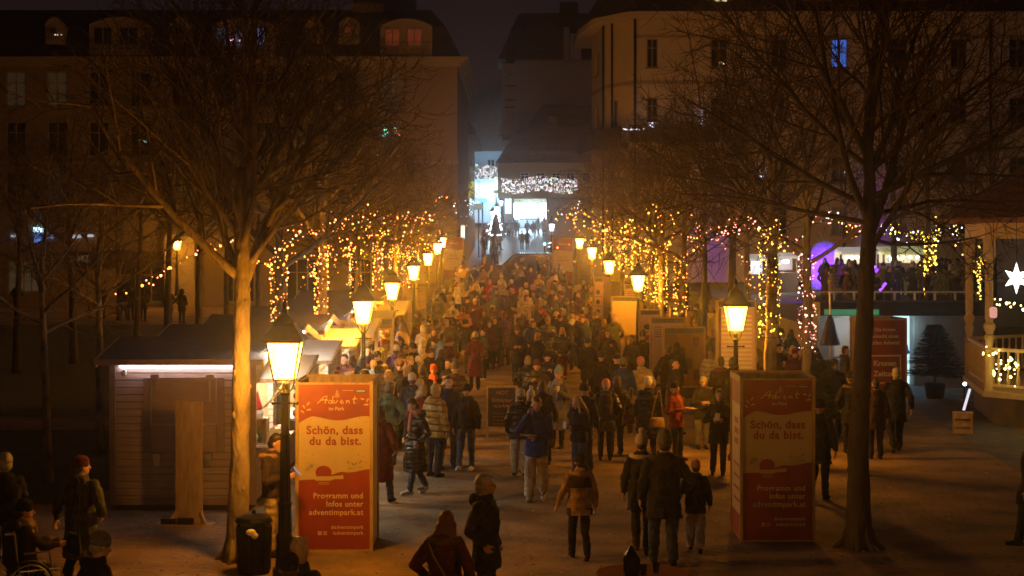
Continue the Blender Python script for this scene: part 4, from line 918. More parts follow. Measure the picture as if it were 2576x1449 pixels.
# goods on the nearest hut's counter, seen between trunk and lamp
gx=XRt-.02; gy0=28.9
def good(name,label,cat,fn,loc,m):
    b=MB(); fn(b); o=b.build(name,m); o.location=loc; tag(o,label,cat); return o
good('wooden_crate','pale wooden crate standing on the hut counter below the gnome','crate',lambda b:[b.box(-.22,.2,-.15,.15,0,.03),b.box(-.22,-.2,-.15,.15,.031,.42),b.box(.18,.2,-.15,.15,.031,.42),b.box(-.22,.2,.13,.15,.031,.42),b.box(-.22,.2,-.15,.15,.421,.45)],(gx+.0,gy0+.55,1.062),M_wood)
gn=thing('gnome_figure','gnome figure with tall red hat and white beard on the crate','gnome',(gx+.02,gy0+.55,1.515)); m=MB(); m.lathe([(.09,0),(.10,.08),(.06,.16)],12); m.build('beard',M_white,gn); m=MB(); m.lathe([(.08,.14),(.085,.17),(.05,.3),(.01,.45)],12); m.build('hat',M_goods[0],gn)
ln=thing('lantern','small black metal lantern on the crate left of the gnome','lantern',(gx-.17,gy0+.5,1.515)); m=MB(); m.box(-.05,.05,-.05,.05,0,.015); m.box(-.05,.05,-.05,.05,.17,.185); m.lathe([(.05,.186),(.01,.24)],4,rot=PI/4)
for a in(-.045,.045):
    for b in(-.045,.045): m.tube([(a,b,.015),(a,b,.17)],.006,4)
m.build('frame',M_iron,ln); m=MB(); m.lathe([(.02,.016),(.02,.08)],8); m.build('candle',M_white,ln)
good('glass_bottle','green bottle on the counter inside the crate','bottle',lambda b:b.lathe([(.035,0),(.035,.16),(.012,.22),(.012,.28)],10),(gx+.08,gy0+.45,1.095),M_goods[2])
good('snow_globe','pale round globe ornament on the counter','ornament',lambda b:(b.lathe([(.05,0),(.05,.04)],10),b.ell((0,0,.1),(.07,.07,.07),12,8)),(gx-.02,gy0+.42,1.095),M_goods[1])
good('display_box','cream display box tilted forward on the counter front','box',lambda b:(b.box(-.2,.28,-.22,.2,0,.06),b.box(-.2,.28,.17,.2,.061,.2)),(gx+.12,gy0+.95,1.062),M_goods[1])
for k in range(9):
    c=['red','cream','green','dark','gold','purple'][k%6]
    good('ornament',f'{c} glass ornament in the nearest hut, {nth[k] if k<8 else "ninth"} along the lit shelf','ornament',lambda b:b.ell((0,0,.07),(.07,.07,.07),10,7),(gx+.1+.06*(k%3),gy0+1.5+.12*k,1.065+(.16 if k%2 else 0)*0),M_goods[k%6])
ml=thing('desk_lamp','small jointed lamp over the gnome in the nearest hut','lamp',(gx-.2,gy0+.3,1.062)); m=MB(); m.tube([(0,0,0),(0,0,.5),(.12,0,.85)],.012,6); m.build('arm',M_iron,ml); m=MB(); m.lathe([(.02,.0),(.06,-.1)],10,(.13,0,.87)); m.build('lamp_shade',M_iron,ml)
# hanging string of goods for second hut
for k in range(10):
    c=['red','cream','green','dark','gold','purple'][(k*5)%6]
    good('ornament',f'{c} bauble stacked at the second hut, {["lowest left","lowest middle","lowest right","low left","low middle","low right","upper left","upper middle","upper right","topmost"][k]}','ornament',lambda b:b.ell((0,0,.09),(.085,.085,.085),10,7),(gx+.15+.17*(k%3)-.0,33.3+.45+.05*(k//3),1.065+.165*(k//3)),M_goods[(k*5)%6])
# ================================================================ timber board on feet before the hut
d=28.9*0+solve(lambda d:HY+CH*FP/d-1322); x=(475-HX)*d/FP
tb=thing('timber_board','tall bare timber panel on splayed feet standing before the nearest hut','board',(x,d,0),R(-6)); w_=.37; hh=CH-(1008-600)*d/FP
m=MB(); m.box(-.215,.0,-.02,.025,.04,hh); m.box(.003,.225,-.02,.025,.04,hh-.02); m.build('panel',M_wood,tb)
m=MB(); m.box(-.5,.42,-.16,.16,0,.035); m.build('foot_plate',M_wood,tb)
for s in(-1,1):
    m=MB(); m.beam((.19*s,-.025,.22),(.30*s,-.1,.04),.04,.07); m.build('brace',M_wood,tb)
m=MB(); m.box(-.42,-.2,-.14,-.05,.037,.12); m.box(-.15,.1,-.14,-.05,.037,.13); m.build('ballast_block',M_dark,tb)
# ================================================================ litter bin
d=solve(lambda d:HY+CH*FP/d-1441); x=(639-HX)*d/FP; d-=.0
bn=thing('litter_bin','round dark litter bin with domed lid beside the nearest tree','litter bin',(x,d,0)); r_=.24
m=MB(); m.lathe([(r_*.9,0),(r_*.93,.03),(r_*.92,.1),(r_,.62),(r_*1.02,.64),(r_*1.0,.66)],24)
for k in range(18): a=2*PI*k/18; m.tube([(r_*.94*math.cos(a),r_*.94*math.sin(a),.05),(r_*1.02*math.cos(a),r_*1.02*math.sin(a),.62)],.008,4)
m.build('body',M_iron,bn)
m=MB(); m.lathe([(r_*1.06,.70),(r_*1.08,.72),(r_*.95,.77),(r_*.5,.81),(.03,.82),(.03,.85),(.01,.87)],24)
for a in(0.6,2.2,3.8,5.4): m.tube([(r_*.98*math.cos(a),r_*.98*math.sin(a),.6),(r_*.98*math.cos(a),r_*.98*math.sin(a),.71)],.02,5)
m.build('lid',M_iron,bn)
pl=MB(); pl.ell((.0,-.27,.60),(.07,.05,.05)); pl.ell((.05,-.28,.56),(.05,.04,.045)); pp=pl.build('paper_rubbish',M_white); pp.location=(x,d,0); tag(pp,'crumpled white paper stuck on the litter bin front','litter')
# ================================================================ chalkboard A-frame
d=solve(lambda d:HY+CH*FP/d-1110); x=(1262-HX)*d/FP
ab=thing('chalkboard_stand','wooden chalkboard stand with hand-written drinks beside the two women in white hats','chalkboard',(x,d,0)); Wd=.33; Hh=CH-(974-600)*d/FP
m=MB()
for s in(-1,1): m.beam((Wd*s,0,0),(Wd*s,.22,Hh),.04,.03); m.beam((Wd*s,.75,0),(Wd*s,.25,Hh),.04,.03)
m.beam((-Wd,.06,.3),(Wd,.06,.3),.03,.05); m.beam((-Wd,.22,Hh),(Wd,.22,Hh),.035,.04); m.build('frame',M_wood,ab)
m=MB(); M=Matrix.Rotation(-math.atan2(.22,Hh),4,'X'); m.box(-Wd+.02,Wd-.02,-.012,.0,.33,Hh-.02,0,M); bo=m.build('slate',M_dark,ab)
ch=mat('chalk',(.45,.22,.2),.9); rt=(R(90)-math.atan2(.22,Hh),0,0)
for s_,z,sz in(('HOT',Hh-.13,.13),('Schilcher',Hh-.30,.13)):
    p=M@V((0,-.016,z)); text(s_,sz,ch,bo,p.x,p.z,p.y,rot=rt,shear=.25)
q=MB()
for k in range(14): p=M@V((-.2+.03*k,-.016,Hh-.44+.02*math.sin(k*2.1))); q.box(p.x,p.x+.022,p.y-.002,p.y,p.z-.012,p.z+.02*(k%3))
for k in range(5):
    for j in range(5): p=M@V((-.2+.09*j,-.015,Hh-.6-.08*k)); q.box(p.x,p.x+.06,p.y-.002,p.y,p.z,p.z+.01)
q.build('chalk_line',ch,bo)
# ================================================================ info boards right of the crowd
M_board=mat('board_print',(.62,.42,.40),.6,.12,1.2); M_boardy=mat('board_yellow',(.75,.55,.2),.6,.1,1); M_boardd=mat('board_back',(.22,.13,.06),.7,.25,3); M_purp=mat('purple_patch',(.11,.05,.10),.6); M_boardh=mat('board_header',(.08,.09,.12),.6)
def infoboard(label,px0,px1,pyt,pyb,d,face,kind=0,rz=0,box=.25):
    a=at(px0,pyt,d);b=at(px1,pyb,d); W=b.x-a.x; H=a.z-g(a.x,d); t=thing('display_board',label,'display board',((a.x+b.x)/2,d,g(a.x,d)),rz); h=W/2; zb_=max(.12,b.z-g(a.x,d))
    m=MB(); m.box(-h-.05,h+.05,0,box,zb_,H); 
    for s in(-1,1): m.box(s*h-.04,s*h+.04,.02,box-.02,-.3,zb_-.001)
    m.build('frame',M_wood,t); m=MB(); m.box(-h,h,-.006,-.003,zb_+.05,H-.04); f=m.build('panel',face,t)
    m=MB(); m.box(-h,h,-.010,-.0075,H-.17,H-.04); hd=m.build('header',M_boardh,f)
    if kind==1:
        m=MB(); rr=random.Random(4)
        for k in range(14): zz=H-.42-k*.105; m.box(-h*.85,h*(.5+.4*rr.random()) if False else h*.85,-.011,-.008,zz,zz+.055)
        m.build('text_strip',M_white,f)
        m=MB(); m.box(-h,-h*.87,-.011,-.008,zb_+.1,H-.2); m.build('margin',M_purp,f)
    if kind==2:
        m=MB()
        for (u,v) in((0,1),(2,0),(1,2),(2,3)): m.box(-h*.25+u*h*.35,-h*.25+(u+.9)*h*.35,-.011,-.008,H-.55-v*.30-.0,H-.27-v*.30-.0)
        m.build('patch',M_purp,f)
    if kind==3:
        m=MB()
        for k in range(4): m.ell((-h*.2+.0,-.01,H-.55-.35*k),(h*.5,.004,.09),12,6)
        m.build('drawing',M_boardh,f); 
        m=MB()
        for k in range(4): m.box(-h*.8,h*.8,-.011,-.008,H-.72-.35*k,H-.7-.35*k)
        m.build('text_line',M_purp,f)
    if kind==4:
        m=MB()
        for k in range(5): m.box(-h*.85,h*.8,-.011,-.008,H-.3-.07*k,H-.28-.07*k)
        m.build('text_line',M_purp,f)
    return t
infoboard('dark-backed display board with purple squares nearest the stroller',1672,1770,822,975,47,M_boardd,2)
infoboard('pink and yellow display board behind the man in the red jacket',1640,1722,798,930,50,M_board,4,0)
infoboard('tall pinkish programme board with white text strips behind the right lamp',1808,1898,755,935,42,M_board,1,0)
infoboard('yellow lamplit display board behind the tall tower board',1541,1605,745,845,60,M_boardy,0)
infoboard('grey display board with animal drawings beside the dark trunk',1612,1658,778,870,53.5,M_board,3)
infoboard('pale display tower with oval emblem at the second right lamp',1496,1517,697,800,62,M_board,3,R(-25),.7)
infoboard('wide yellow-topped board glimpsed above the dark-backed one',1690,1735,770,840,56,M_boardy,0)
infoboard('reddish board with header behind the second right lamp post',1575,1612,715,800,66,M_board,4)
# banner at the left crowd edge
infoboard('long brown banner board with pale lettering behind the third lamp',946,986,799,830,45,M_boardd,0)
# ================================================================ table, lantern and cups at the bottom edge
d=4300*(CH-1.1)/(1440-600); x=(1618-HX)*d/FP
tt=thing('standing_table','round standing table with dark red cloth at the bottom edge','table',(x,d,0)); m=MB(); m.lathe([(.47,1.07),(.49,1.085),(.49,1.10)],32); m.build('tabletop',mat('red_cloth',(.22,.012,.01),.85),tt,smooth=False)
m=MB(); m.lathe([(.47,1.069),(.44,.9),(.2,.62),(.3,.02)],24); m.build('cloth_cover',mat('red_cloth_skirt',(.2,.012,.01),.85),tt,smooth=True)
p=at(1588,1438,d-.1); lt=thing('lantern','black metal lantern on the red table','lantern',(p.x,d-.1,1.102)); m=MB(); s=.075
m.box(-s,s,-s,s,0,.02); m.box(-s,s,-s,s,.19,.205); m.lathe([(.09,.206),(.05,.25),(.03,.28),(.01,.30)],4,rot=PI/4)
for a in(-s+.008,s-.008):
    for b in(-s+.008,s-.008): m.tube([(a,b,.02),(a,b,.19)],.007,4)
    m.box(a-.02,a+.02,-s-.004,-s+.002,.03,.18)
m.tube([(-.03,0,.29),(-.03,0,.33),(0,0,.35),(.03,0,.33),(.03,0,.29)],.004,5); m.build('frame',M_iron,lt); m=MB(); m.box(-s+.012,s-.012,-s+.012,s-.012,.021,.188); m.build('pane',M_glass,lt); 
for k,(px,lb) in enumerate(((1617,'clear glass beside the lantern on the red table'),(1650,'empty glass at the right of the red table'))):
    p=at(px,0,d); m=MB(); m.lathe([(.03,0),(.038,.1),(.034,.1),(.028,.01)],12); o=m.build('drinking_glass',M_glass); o.location=(p.x,d-.12+.1*k,1.102); tag(o,lb,'glass')
# ================================================================ vehicles beyond the crowd
M_carp=mat('black_car_paint',(.006,.006,.008),.12,.1,3,spec=.8)
def car(label,loc,rz,van=False,tail=False,cat='car'):
    t=thing('parked_car',label,cat,loc,rz); L,W,H=(4.9,1.95,1.75) if van else(4.4,1.8,1.45)
    side=[(-L/2,.35),(-L/2+.05,.85),(-L/2+.2,.98),(-L/2+.6,H-.08),(-L/2+1.0,H),(L/2-1.9,H-.02),(L/2-1.05,1.0),(L/2-.1,.82),(L/2,.6),(L/2-.02,.32)]
    m=MB(); n=len(side); ys=[(-W/2,.0),(-W/2+.12,.06),(W/2-.12,.06),(W/2,.0)]
    vs=[]; 
    for yy,k in((-W/2,.93),(-W/2+.14,1),(W/2-.14,1),(W/2,.93)):
        for (x,z) in side: vs.append((x*.5*2*(.98 if k<1 else 1),yy,(z if z<1 else 1+(z-1)*(.86 if k<1 else 1))))
    fs=[(j*n+i,j*n+(i+1)%n,(j+1)*n+(i+1)%n,(j+1)*n+i) for j in range(3) for i in range(n)]+[tuple(range(n)),tuple(range(3*n,4*n))]
    m.add(vs,fs); b=m.build('body',M_carp,t)
    m=MB()
    for s in(-1,1): m.prism([(-L/2+.75,1.0),(-L/2+1.0,H-.18),(L/2-2.0,H-.2),(L/2-1.35,1.0)],s*(W/2+.004)-.004,s*(W/2+.004)+.004)
    m.build('side_window',M_glass,b)
    m=MB(); m.box(-L/2+.38,-L/2+.40,-W/2+.25,W/2-.25,1.05,H-.25); m.build('rear_window',M_glass,b)
    for x in(-L/2+.85,L/2-.9):
        for s in(-1,1):
            m=MB(); m.lathe([(.33,-.1),(.33,.1)],18); o=m.build('wheel',M_dark,t); o.location=(x,s*(W/2-.08),.33); o.rotation_euler=(R(90),0,0)
    for s in(-1,1):
        m=MB(); m.box(L/2-.03,L/2+.01,s*W*.36-.16,s*W*.36+.16,.6,.72); m.build('headlight',em('headlamp_glass',(.7,.85,1),.3),t)
        m=MB(); m.box(-L/2-.01,-L/2+.04,s*W*.42-.1,s*W*.42+.1,.75,.95); m.build('tail_light',em('tail_red',(1,.05,.02),.1),t)
    return t
car('large black van across the street mouth behind the crowd',(at(1322,0,107).x,107,g(0,107)),R(172),True,cat='van')
car('dark parked car nearest the white lantern at the right kerb',(at(1408,0,124).x,124,g(3,124)),R(96))
car('dark parked car second up the right kerb',(at(1398,0,133).x+.3,131,g(3,131)),R(94))
pr_=em('blue_marker',(.3,.85,1),4); 
for (px,py,dd,lb) in((1370,614,118,'small turquoise marker light by the parked cars'),(1377,638,114,'small pale marker light low beside the parked cars')):
    m=MB(); p=at(px,py,dd); m.ell((0,0,0),(.1,.1,.1),8,6); t=thing('marker_lamp',lb,'lamp',tuple(p)); m.build('lens',pr_,t); q=MB(); q.tube([(0,0,-.1),(0,0,g(p.x,dd)-p.z)],.04,6); q.build('post',M_iron,t)
# ================================================================ STRING LIGHTS
EA=em('amber_bulb',(1,.30,.035),7.5); ER=em('rose_bulb',(1,.26,.14),8); EY=em('yellow_bulb',(1,.60,.07),7); EW=em('white_bulb_string',(.85,.86,1),6); EP=em('pinkwhite_bulb',(1,.38,.32),6); EG=em('gold_bulb',(1,.40,.05),7.5)
def bulbs(label,pts,mats,r=.02,wire=True,cat='string lights',name='string_lights',group=None,seed=1):
    rr=random.Random(seed); t=thing(name,label,cat,tuple(pts[0]),0,group); o0=V(pts[0]); m=MB()
    for p in pts:
        q=V(p)-o0; s=r*rr.choice((.35,.5,.6,.7,1.05)); m.ell(q,(s,s,s),5,4,rr.randrange(len(mats)))
    m.build('bulbs',mats,t)
    if wire:
        w_=MB()
        for i in range(0,len(pts)-1,1):
            a=V(pts[i])-o0;b=V(pts[i+1])-o0
            if (a-b).length<.8: w_.tube([a,b],.006,3,cap=False)
        if w_.v: w_.build('wire',M_dark,t)
    return t
def wrap(x,y,z0,z1,r,turns,n,jit=.03,lean=0):
    rr=random.Random(int(x*100)+int(y)); out=[]; n=int(n*.72)
    for i in range(n):
        t=min(1,max(0,i/(n-1)+rr.gauss(0,.012))); a=t*turns*2*PI+rr.gauss(0,.7); out.append(V((x+lean*t+(r+rr.uniform(0,jit))*math.cos(a),y+(r+rr.uniform(0,jit))*math.sin(a),z0+(z1-z0)*t+rr.uniform(-.09,.09))))
    return out
def swag(pts,n,sag=.0,jit=.12,seed=1,d=0):
    """pts: picture points with depth"""
    n=int(n*.62); rr=random.Random(seed); P=[at(*p) for p in pts]; L=[(P[i+1]-P[i]).length for i in range(len(P)-1)]; T=sum(L); out=[]
    for i in range(n):
        s=T*i/(n-1); k=0
        while k<len(L)-1 and s>L[k]: s-=L[k]; k+=1
        q=P[k].lerp(P[k+1],min(1,s/L[k])); out.append(q+V((rr.gauss(0,jit),rr.gauss(0,jit),rr.gauss(0,jit))))
    return out
def zat(py,d): return CH-(py-HY)*d/FP
for i,(px,d) in enumerate(LEFTROW):
    x=(px-HX)*d/FP; top=655 if i==0 else 640; bot=(848,865,800,740,730,720,700)[i]
    bulbs(f'amber lights coiled round the trunk of the {nth[i]} avenue tree of the left row',wrap(x,d,zat(bot,d),zat(top-15,d),.15,9+i,(170,190,150,120,100,80,70)[i]),(EA,EA,ER,EG),.021+.002*i,seed=i)
TR=[(1936,34.8,560,850,EY),(2030,39,640,890,EP),(1711,51,640,795,EG),(1664,57.5,620,772,EG),(1634,63,600,755,EY),(1600,70,600,700,EY),(1566,78,590,680,EG),(1530,88,585,655,EG)]
for i,(px,d,a,b,e_) in enumerate(TR):
    x=(px-HX)*d/FP; bulbs('lights coiled round '+('the stout golden trunk of the nearest tree in the right row','the dark trunk beside the small fir, rose-white','the trunk behind the dark-backed display board','the bright trunk left of the display boards','the trunk right of the second right lamp','the trunk behind the third right lamp','the trunk behind the fourth right lamp','the trunk behind the farthest right lamp')[i],wrap(x,d,zat(b,d),zat(a,d),.17 if i else .2,10,(230,170,150,190,170,120,100,80)[i],.05),(e_,EA if i!=1 else EP,e_),.019+.002*i,seed=20+i)
SW=[('amber garland draped along the lowest branches of the left tree row',[(735,585,34),(800,570,36),(870,556,40),(960,548,46),(1090,548,60)],110,.10,(ER,EA)),
('amber garland looped behind the big tree fork toward the first lit trunk',[(650,665,30),(690,650,31),(735,590,33),(760,565,34)],40,.08,(ER,EA)),
('loose amber garland through the crowns above the left lamps',[(740,600,36),(830,590,40),(900,600,44),(960,595,50),(1040,600,58),(1110,590,66)],190,.30,(EA,EG,ER)),
('dense amber net of lights in the left crowns over the stalls',[(770,625,42),(850,610,46),(930,622,50),(1000,620,56),(1060,615,62)],150,.50,(EA,EG)),
('dropping amber strands in front of the hut roofs',[(765,640,38),(775,700,38),(800,640,40),(845,650,42),(880,640,44),(890,720,46)],90,.12,(EA,ER)),
('golden strands among branches behind the third lamp',[(895,640,50),(935,615,52),(980,640,56),(1020,650,60),(1075,640,66)],120,.25,(EG,EA)),
('faint far lights in the branches by the street mouth, left side',[(1090,540,80),(1120,520,90),(1160,530,95),(1190,560,100)],40,.4,(EA,EW)),
('amber line of lights falling left from the big tree to the lawn',[(292,738,30),(330,735,30),(372,715,30),(400,690,31),(440,668,32),(480,640,32),(560,612,31),(600,612,30)],44,.05,(ER,EA)),
('golden garland along the right crowns over the third right lamp',[(1430,552,80),(1500,560,72),(1560,590,66),(1620,560,60),(1680,550,55),(1740,590,50)],140,.24,(EA,EG,EY)),
('dense golden net of lights in the right crowns',[(1450,580,80),(1540,600,70),(1600,590,64),(1700,600,58),(1790,590,52)],150,.5,(EG,EA)),
('pink-white garland from the golden trunk to the programme board',[(1740,590,50),(1830,580,44),(1885,545,38),(1940,575,36),(2000,610,37)],80,.12,(EP,ER)),
('rose garland across the dark trunk toward the terrace',[(1900,560,37),(1990,640,38),(2050,545,39),(2110,560,42),(2170,585,48)],90,.12,(EP,ER,EA)),
('hanging golden strand behind the striped board',[(1870,640,46),(1880,700,46),(1890,755,46)],30,.08,(EG,ER)),
('faint white lights in the branches by the street mouth, right side',[(1400,540,95),(1440,530,90),(1480,525,85)],36,.3,(EY,EW)),
('golden strands between fourth and fifth trunks of the right row',[(1500,600,78),(1510,640,78),(1560,640,72),(1600,690,66)],70,.3,(EG,EY)),
('yellow lights arching in the forked terrace tree',[(2340,680,66),(2345,600,66),(2370,555,66),(2400,560,66),(2410,610,66)],190,.12,(EY,EY,EW)),
('yellow-white lights from the terrace tree to its left',[(2345,610,66),(2300,590,66),(2250,585,66),(2210,560,66)],90,.15,(EY,EW)),
('yellow lights over the short tree by the pavilion corner',[(2420,625,58),(2450,640,58),(2470,625,58),(2455,660,58)],40,.12,(EY,)),
]
for i,(lb,pts,n,j,mm) in enumerate(SW): bulbs(lb,swag(pts,n,jit=j,seed=i),mm,.024 if pts[0][2]<60 else .035,seed=40+i,wire=j<.2)
bulbs('yellow lights coiled round the terrace tree trunk',wrap((2340-HX)*66/FP,66,zat(752,66),zat(590,66),.2,9,330,.05),(EY,),.035)
bulbs('yellow lights coiled round the short tree beside the pavilion',wrap((2452-HX)*58/FP,58,zat(752,58),zat(650,58),.17,7,150,.05),(EY,),.03)
# light curtains over the street
def curtain(label,x0,x1,y0,y1,d,n,mats,r,tilt=0,slope=0,name='light_curtain'):
    rr=random.Random(int(x0)); pts=[]
    for k in range(n):
        u=rr.random(); v=int(rr.random()*9)/9+rr.gauss(0,.02); arch=(4*(u-.5)**2)*.0
        px=x0+(x1-x0)*u; py=y0+(y1-y0)*v+slope*(u-.5)*-1+8*math.sin(u*9)*.5
        pts.append(at(px,py,d+rr.uniform(-.2,.2)))
    return bulbs(label,pts,mats,r,wire=False,cat='light curtain',name=name)
EWM=em('curtain_white',(.85,.85,1),3.2); EWG=em('curtain_greenish',(.75,1,.75),2.6); EWP=em('curtain_pink',(1,.7,.75),2.6)
curtain('wide curtain of white lights hung before the yellow house',1262,1452,449,486,146,560,(EWM,EWG,EWP,EWM),.048)
curtain('smaller curtain of white lights hung at the left street bend',1196,1272,421,456,172,260,(EWM,EWG,EWP),.055,slope=-16)
curtain('small curtain of yellow lights on the left house corner',1172,1207,460,497,132,190,(em('curtain_yellow',(.9,.9,.05),1.6),),.03)
cd_=MB(); 
for a,b in(((1262,448,146),(1452,452,146)),((1196,424,172),(1262,421,172)),((1172,460,132),(1207,460,132))):
    pass
# conical light tree and signs in the street
pts=[]; rr_=random.Random(8)
for k in range(260):
    t=rr_.random(); pts.append(at(1247+rr_.gauss(0,1)*(1.5+7*t)+2*math.sin(t*20),528+62*t,140))
ltree=bulbs('slender conifer covered in cold white lights on the left of the street',pts,(em('cold_white_bulb',(.8,.9,1),5),),.13,wire=False,cat='lit tree',name='light_tree')
m=MB(); p=at(1247,590,140)-V(pts[0]); m.lathe([(.5,0),(.3,1),(.02,2.1)],10,tuple(p)); m.build('foliage',mat('conifer',(.02,.04,.02),.9),ltree); m=MB(); m.tube([p,(p.x,p.y,g(-1,140)-pts[0].z)],.1,6); m.build('trunk',M_barkd,ltree)
def signbox(label,px0,px1,py0,py1,d,c,st,dep=.3,post=False):
    a=at(px0,py1,d);b=at(px1,py0,d); t=thing('lit_sign',label,'sign',((a.x+b.x)/2,d,a.z)); m=MB(); w_=(b.x-a.x)/2; m.box(-w_,w_,.003,dep,0,b.z-a.z); m.build('case',M_dark,t); m=MB(); m.box(-w_*.96,w_*.96,-.02,.0,.03,b.z-a.z-.03); m.build('face',em('sign_face',c,st),t)
    if post: m=MB(); m.tube([(0,dep/2,0),(0,dep/2,g(a.x,d)-a.z)],.06,6); m.build('post',M_iron,t)
    return t
signbox('turquoise oval neon sign on the left street side',1203,1224,500,509,138,(.1,.7,1),3,post=True)
signbox('yellow-white awning sign below the turquoise one',1193,1215,513,527,136,(.75,.7,.4),.35,post=True)
signbox('bright poster case by the left lamps at the street mouth',1138,1170,566,602,112,(.8,.95,.8),1.6,.5,True)
signbox('small yellow sign under the white light curtain',1241,1255,478,486,170,(.7,.75,.25),.5,post=True)
signbox('pale round lamp box on the poster case',1141,1160,553,562,112.2,(.75,1,.95),2.2,.4,True)
for k,(px,py) in enumerate(((1232,600),(1246,600))):
    p=at(px,612,128); m=MB(); m.lathe([(.22,0),(.3,.05),(.33,.65),(.3,.67)],4,rot=PI/4); o=m.build('planter_box',M_white); o.location=(p.x,128,g(p.x,128)); tag(o,('left','right')[k]+' one of two pale planters beside the street','planter','pale planters in the street')
# ================================================================ flat-roofed bar, terrace and its stalls
TZ=1.85; tx0=(2058-HX)*52.5/FP
ter=MB(); ter.box(tx0,45,53.2,99,-.5,TZ); tag(ter.build('terrace_ground',M_paving),kind='structure')
M_greyw=mat('grey_timber',(.26,.21,.16),.8,.2,3,bump=.004,stretch=(8,1,1)); 
kb=thing('bar_building','flat-roofed grey bar building under the terrace with a bright blue-white doorway','building',(0,52.3,0)); X=lambda px:(px-HX)*52.3/FP; Z=lambda py:CH-(py-HY)*52.3/FP
wall(kb,X(2058),X(2475),-.1,Z(792),[(X(2240),X(2300),.05,Z(795)),(X(2098),X(2178),.9,Z(800)),(X(2328),X(2344),.8,Z(818))],M_greyw,thick=.85,dep=.8)
m=MB(); m.box(X(2050),X(2480),-.9,.9,Z(791),Z(758)); m.build('roof',M_dark,kb)
m=MB(); m.box(X(2241),X(2299),.6,.79,.06,Z(796)); m.build('lit_doorway',em('doorway_glow',(.45,.8,1),1.6),kb)
m=MB(); m.box(X(2099),X(2177),.6,.79,.95,Z(801)); m.build('serving_hatch',em('hatch_glow',(1,.6,.35),.10,base=(.4,.3,.2)),kb)
m=MB(); m.box(X(2329),X(2343),.5,.52,.85,Z(819)); m.build('poster',M_cream,kb)
m=MB(); m.box(X(2060),X(2195),-.93,-.905,Z(789),Z(775)); m.build('green_light_strip',em('green_strip',(.2,1,.45),.16),kb)
point('bar_light',((X(2270)),52.0,1.9),26,(.4,.75,1),.25,kb).location=(X(2270),-.25,1.9)
point('hatch_light',(X(2135),-.4,1.9),30,(.5,.75,1),.2,kb)
rl=thing('terrace_railing','glass and steel railing along the terrace edge above the bar','railing',(0,53.5,TZ)); m=MB(); zr_=.0
for px in range(2065,2480,52): m.box(X(px)-.03,X(px)+.03,0,.06,0,1.05)
m.box(X(2060),X(2480),.0,.06,1.051,1.1); m.build('posts',M_metal,rl)
m=MB(); m.box(X(2060),X(2480),.02,.035,.12,1.0); gm_=mat('railing_glass',(.05,.05,.09),.15); p_=gm_.node_tree.nodes['Principled BSDF']; p_.inputs['Alpha'].default_value=.35; m.build('glass_panel',gm_,rl)
def stall(label,px0,px1,pyt,pym,pyb,d,c,st,awn=(.8,.78,.7)):
    a=at(px0,pyb,d);b=at(px1,pyt,d); t=thing('terrace_stall',label,'stall',((a.x+b.x)/2,d,TZ)); h=(b.x-a.x)/2; zt=b.z-TZ; zm=at(0,pym,d).z-TZ; zl=max(.3,a.z-TZ)
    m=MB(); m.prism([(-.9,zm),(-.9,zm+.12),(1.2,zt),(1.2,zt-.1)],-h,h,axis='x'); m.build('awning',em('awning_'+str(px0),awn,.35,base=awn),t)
    m=MB(); m.box(-h,h,.9,1.0,zl,zm+.15); m.build('lit_back',em('stall_glow_'+str(px0),c,st),t)
    m=MB(); m.box(-h,h,-.5,0,0,1.0); m.build('counter',M_greyw,t)
    m=MB()
    for s in(-1,1): m.box(s*h-.05,s*h+.05,-.8,-.7,0,zm)
    m.build('posts',M_greyw,t)
    rr=random.Random(px0)
    for k in range(5): 
        m=MB(); x=-h+.4+(2*h-.8)*k/4; m.ell((x,-.2,zm-.15),(.1,.1,.08),8,6); m.build('lamp',em('stall_lamp',c,6),t)
    point('stall_light',(0,-.1,zm-.25),90,c,.2,t)
stall('long stall with warm white lamps under a striped awning on the terrace, left part',2108,2200,622,640,664,86,(1,.82,.55),.9)
stall('long stall with yellow roof light behind the dark right trunk',2215,2325,620,640,662,88,(1,.85,.5),.9,(.7,.72,.3))
stall('small white tent stall behind the golden lit trunk',1880,1925,640,655,690,84,(.9,.95,1),.8)
stall('pale tent stall beside the violet wall',1950,2000,636,650,680,88,(.95,.8,.8),.5)
for (px,py,c,st,lb) in((2246,651,(.35,.8,1),5,'turquoise lamp box hung on the yellow-roofed stall'),(2098,155,(.1,.3,1),0,'')):
    if st: signbox(lb,px-10,px+10,py-6,py+7,84,c,st,post=True)
def vspot(loc,e,c,dr,ang,par):
    l=bpy.data.lights.new('violet_beam','SPOT'); l.energy=e; l.color=c; l.spot_size=R(ang); l.spot_blend=.7; l.shadow_soft_size=.15; o=bpy.data.objects.new('violet_beam',l); COL.objects.link(o); o.parent=par; o.location=loc; o.rotation_euler=V(dr).to_track_quat('-Z','Y').to_euler()
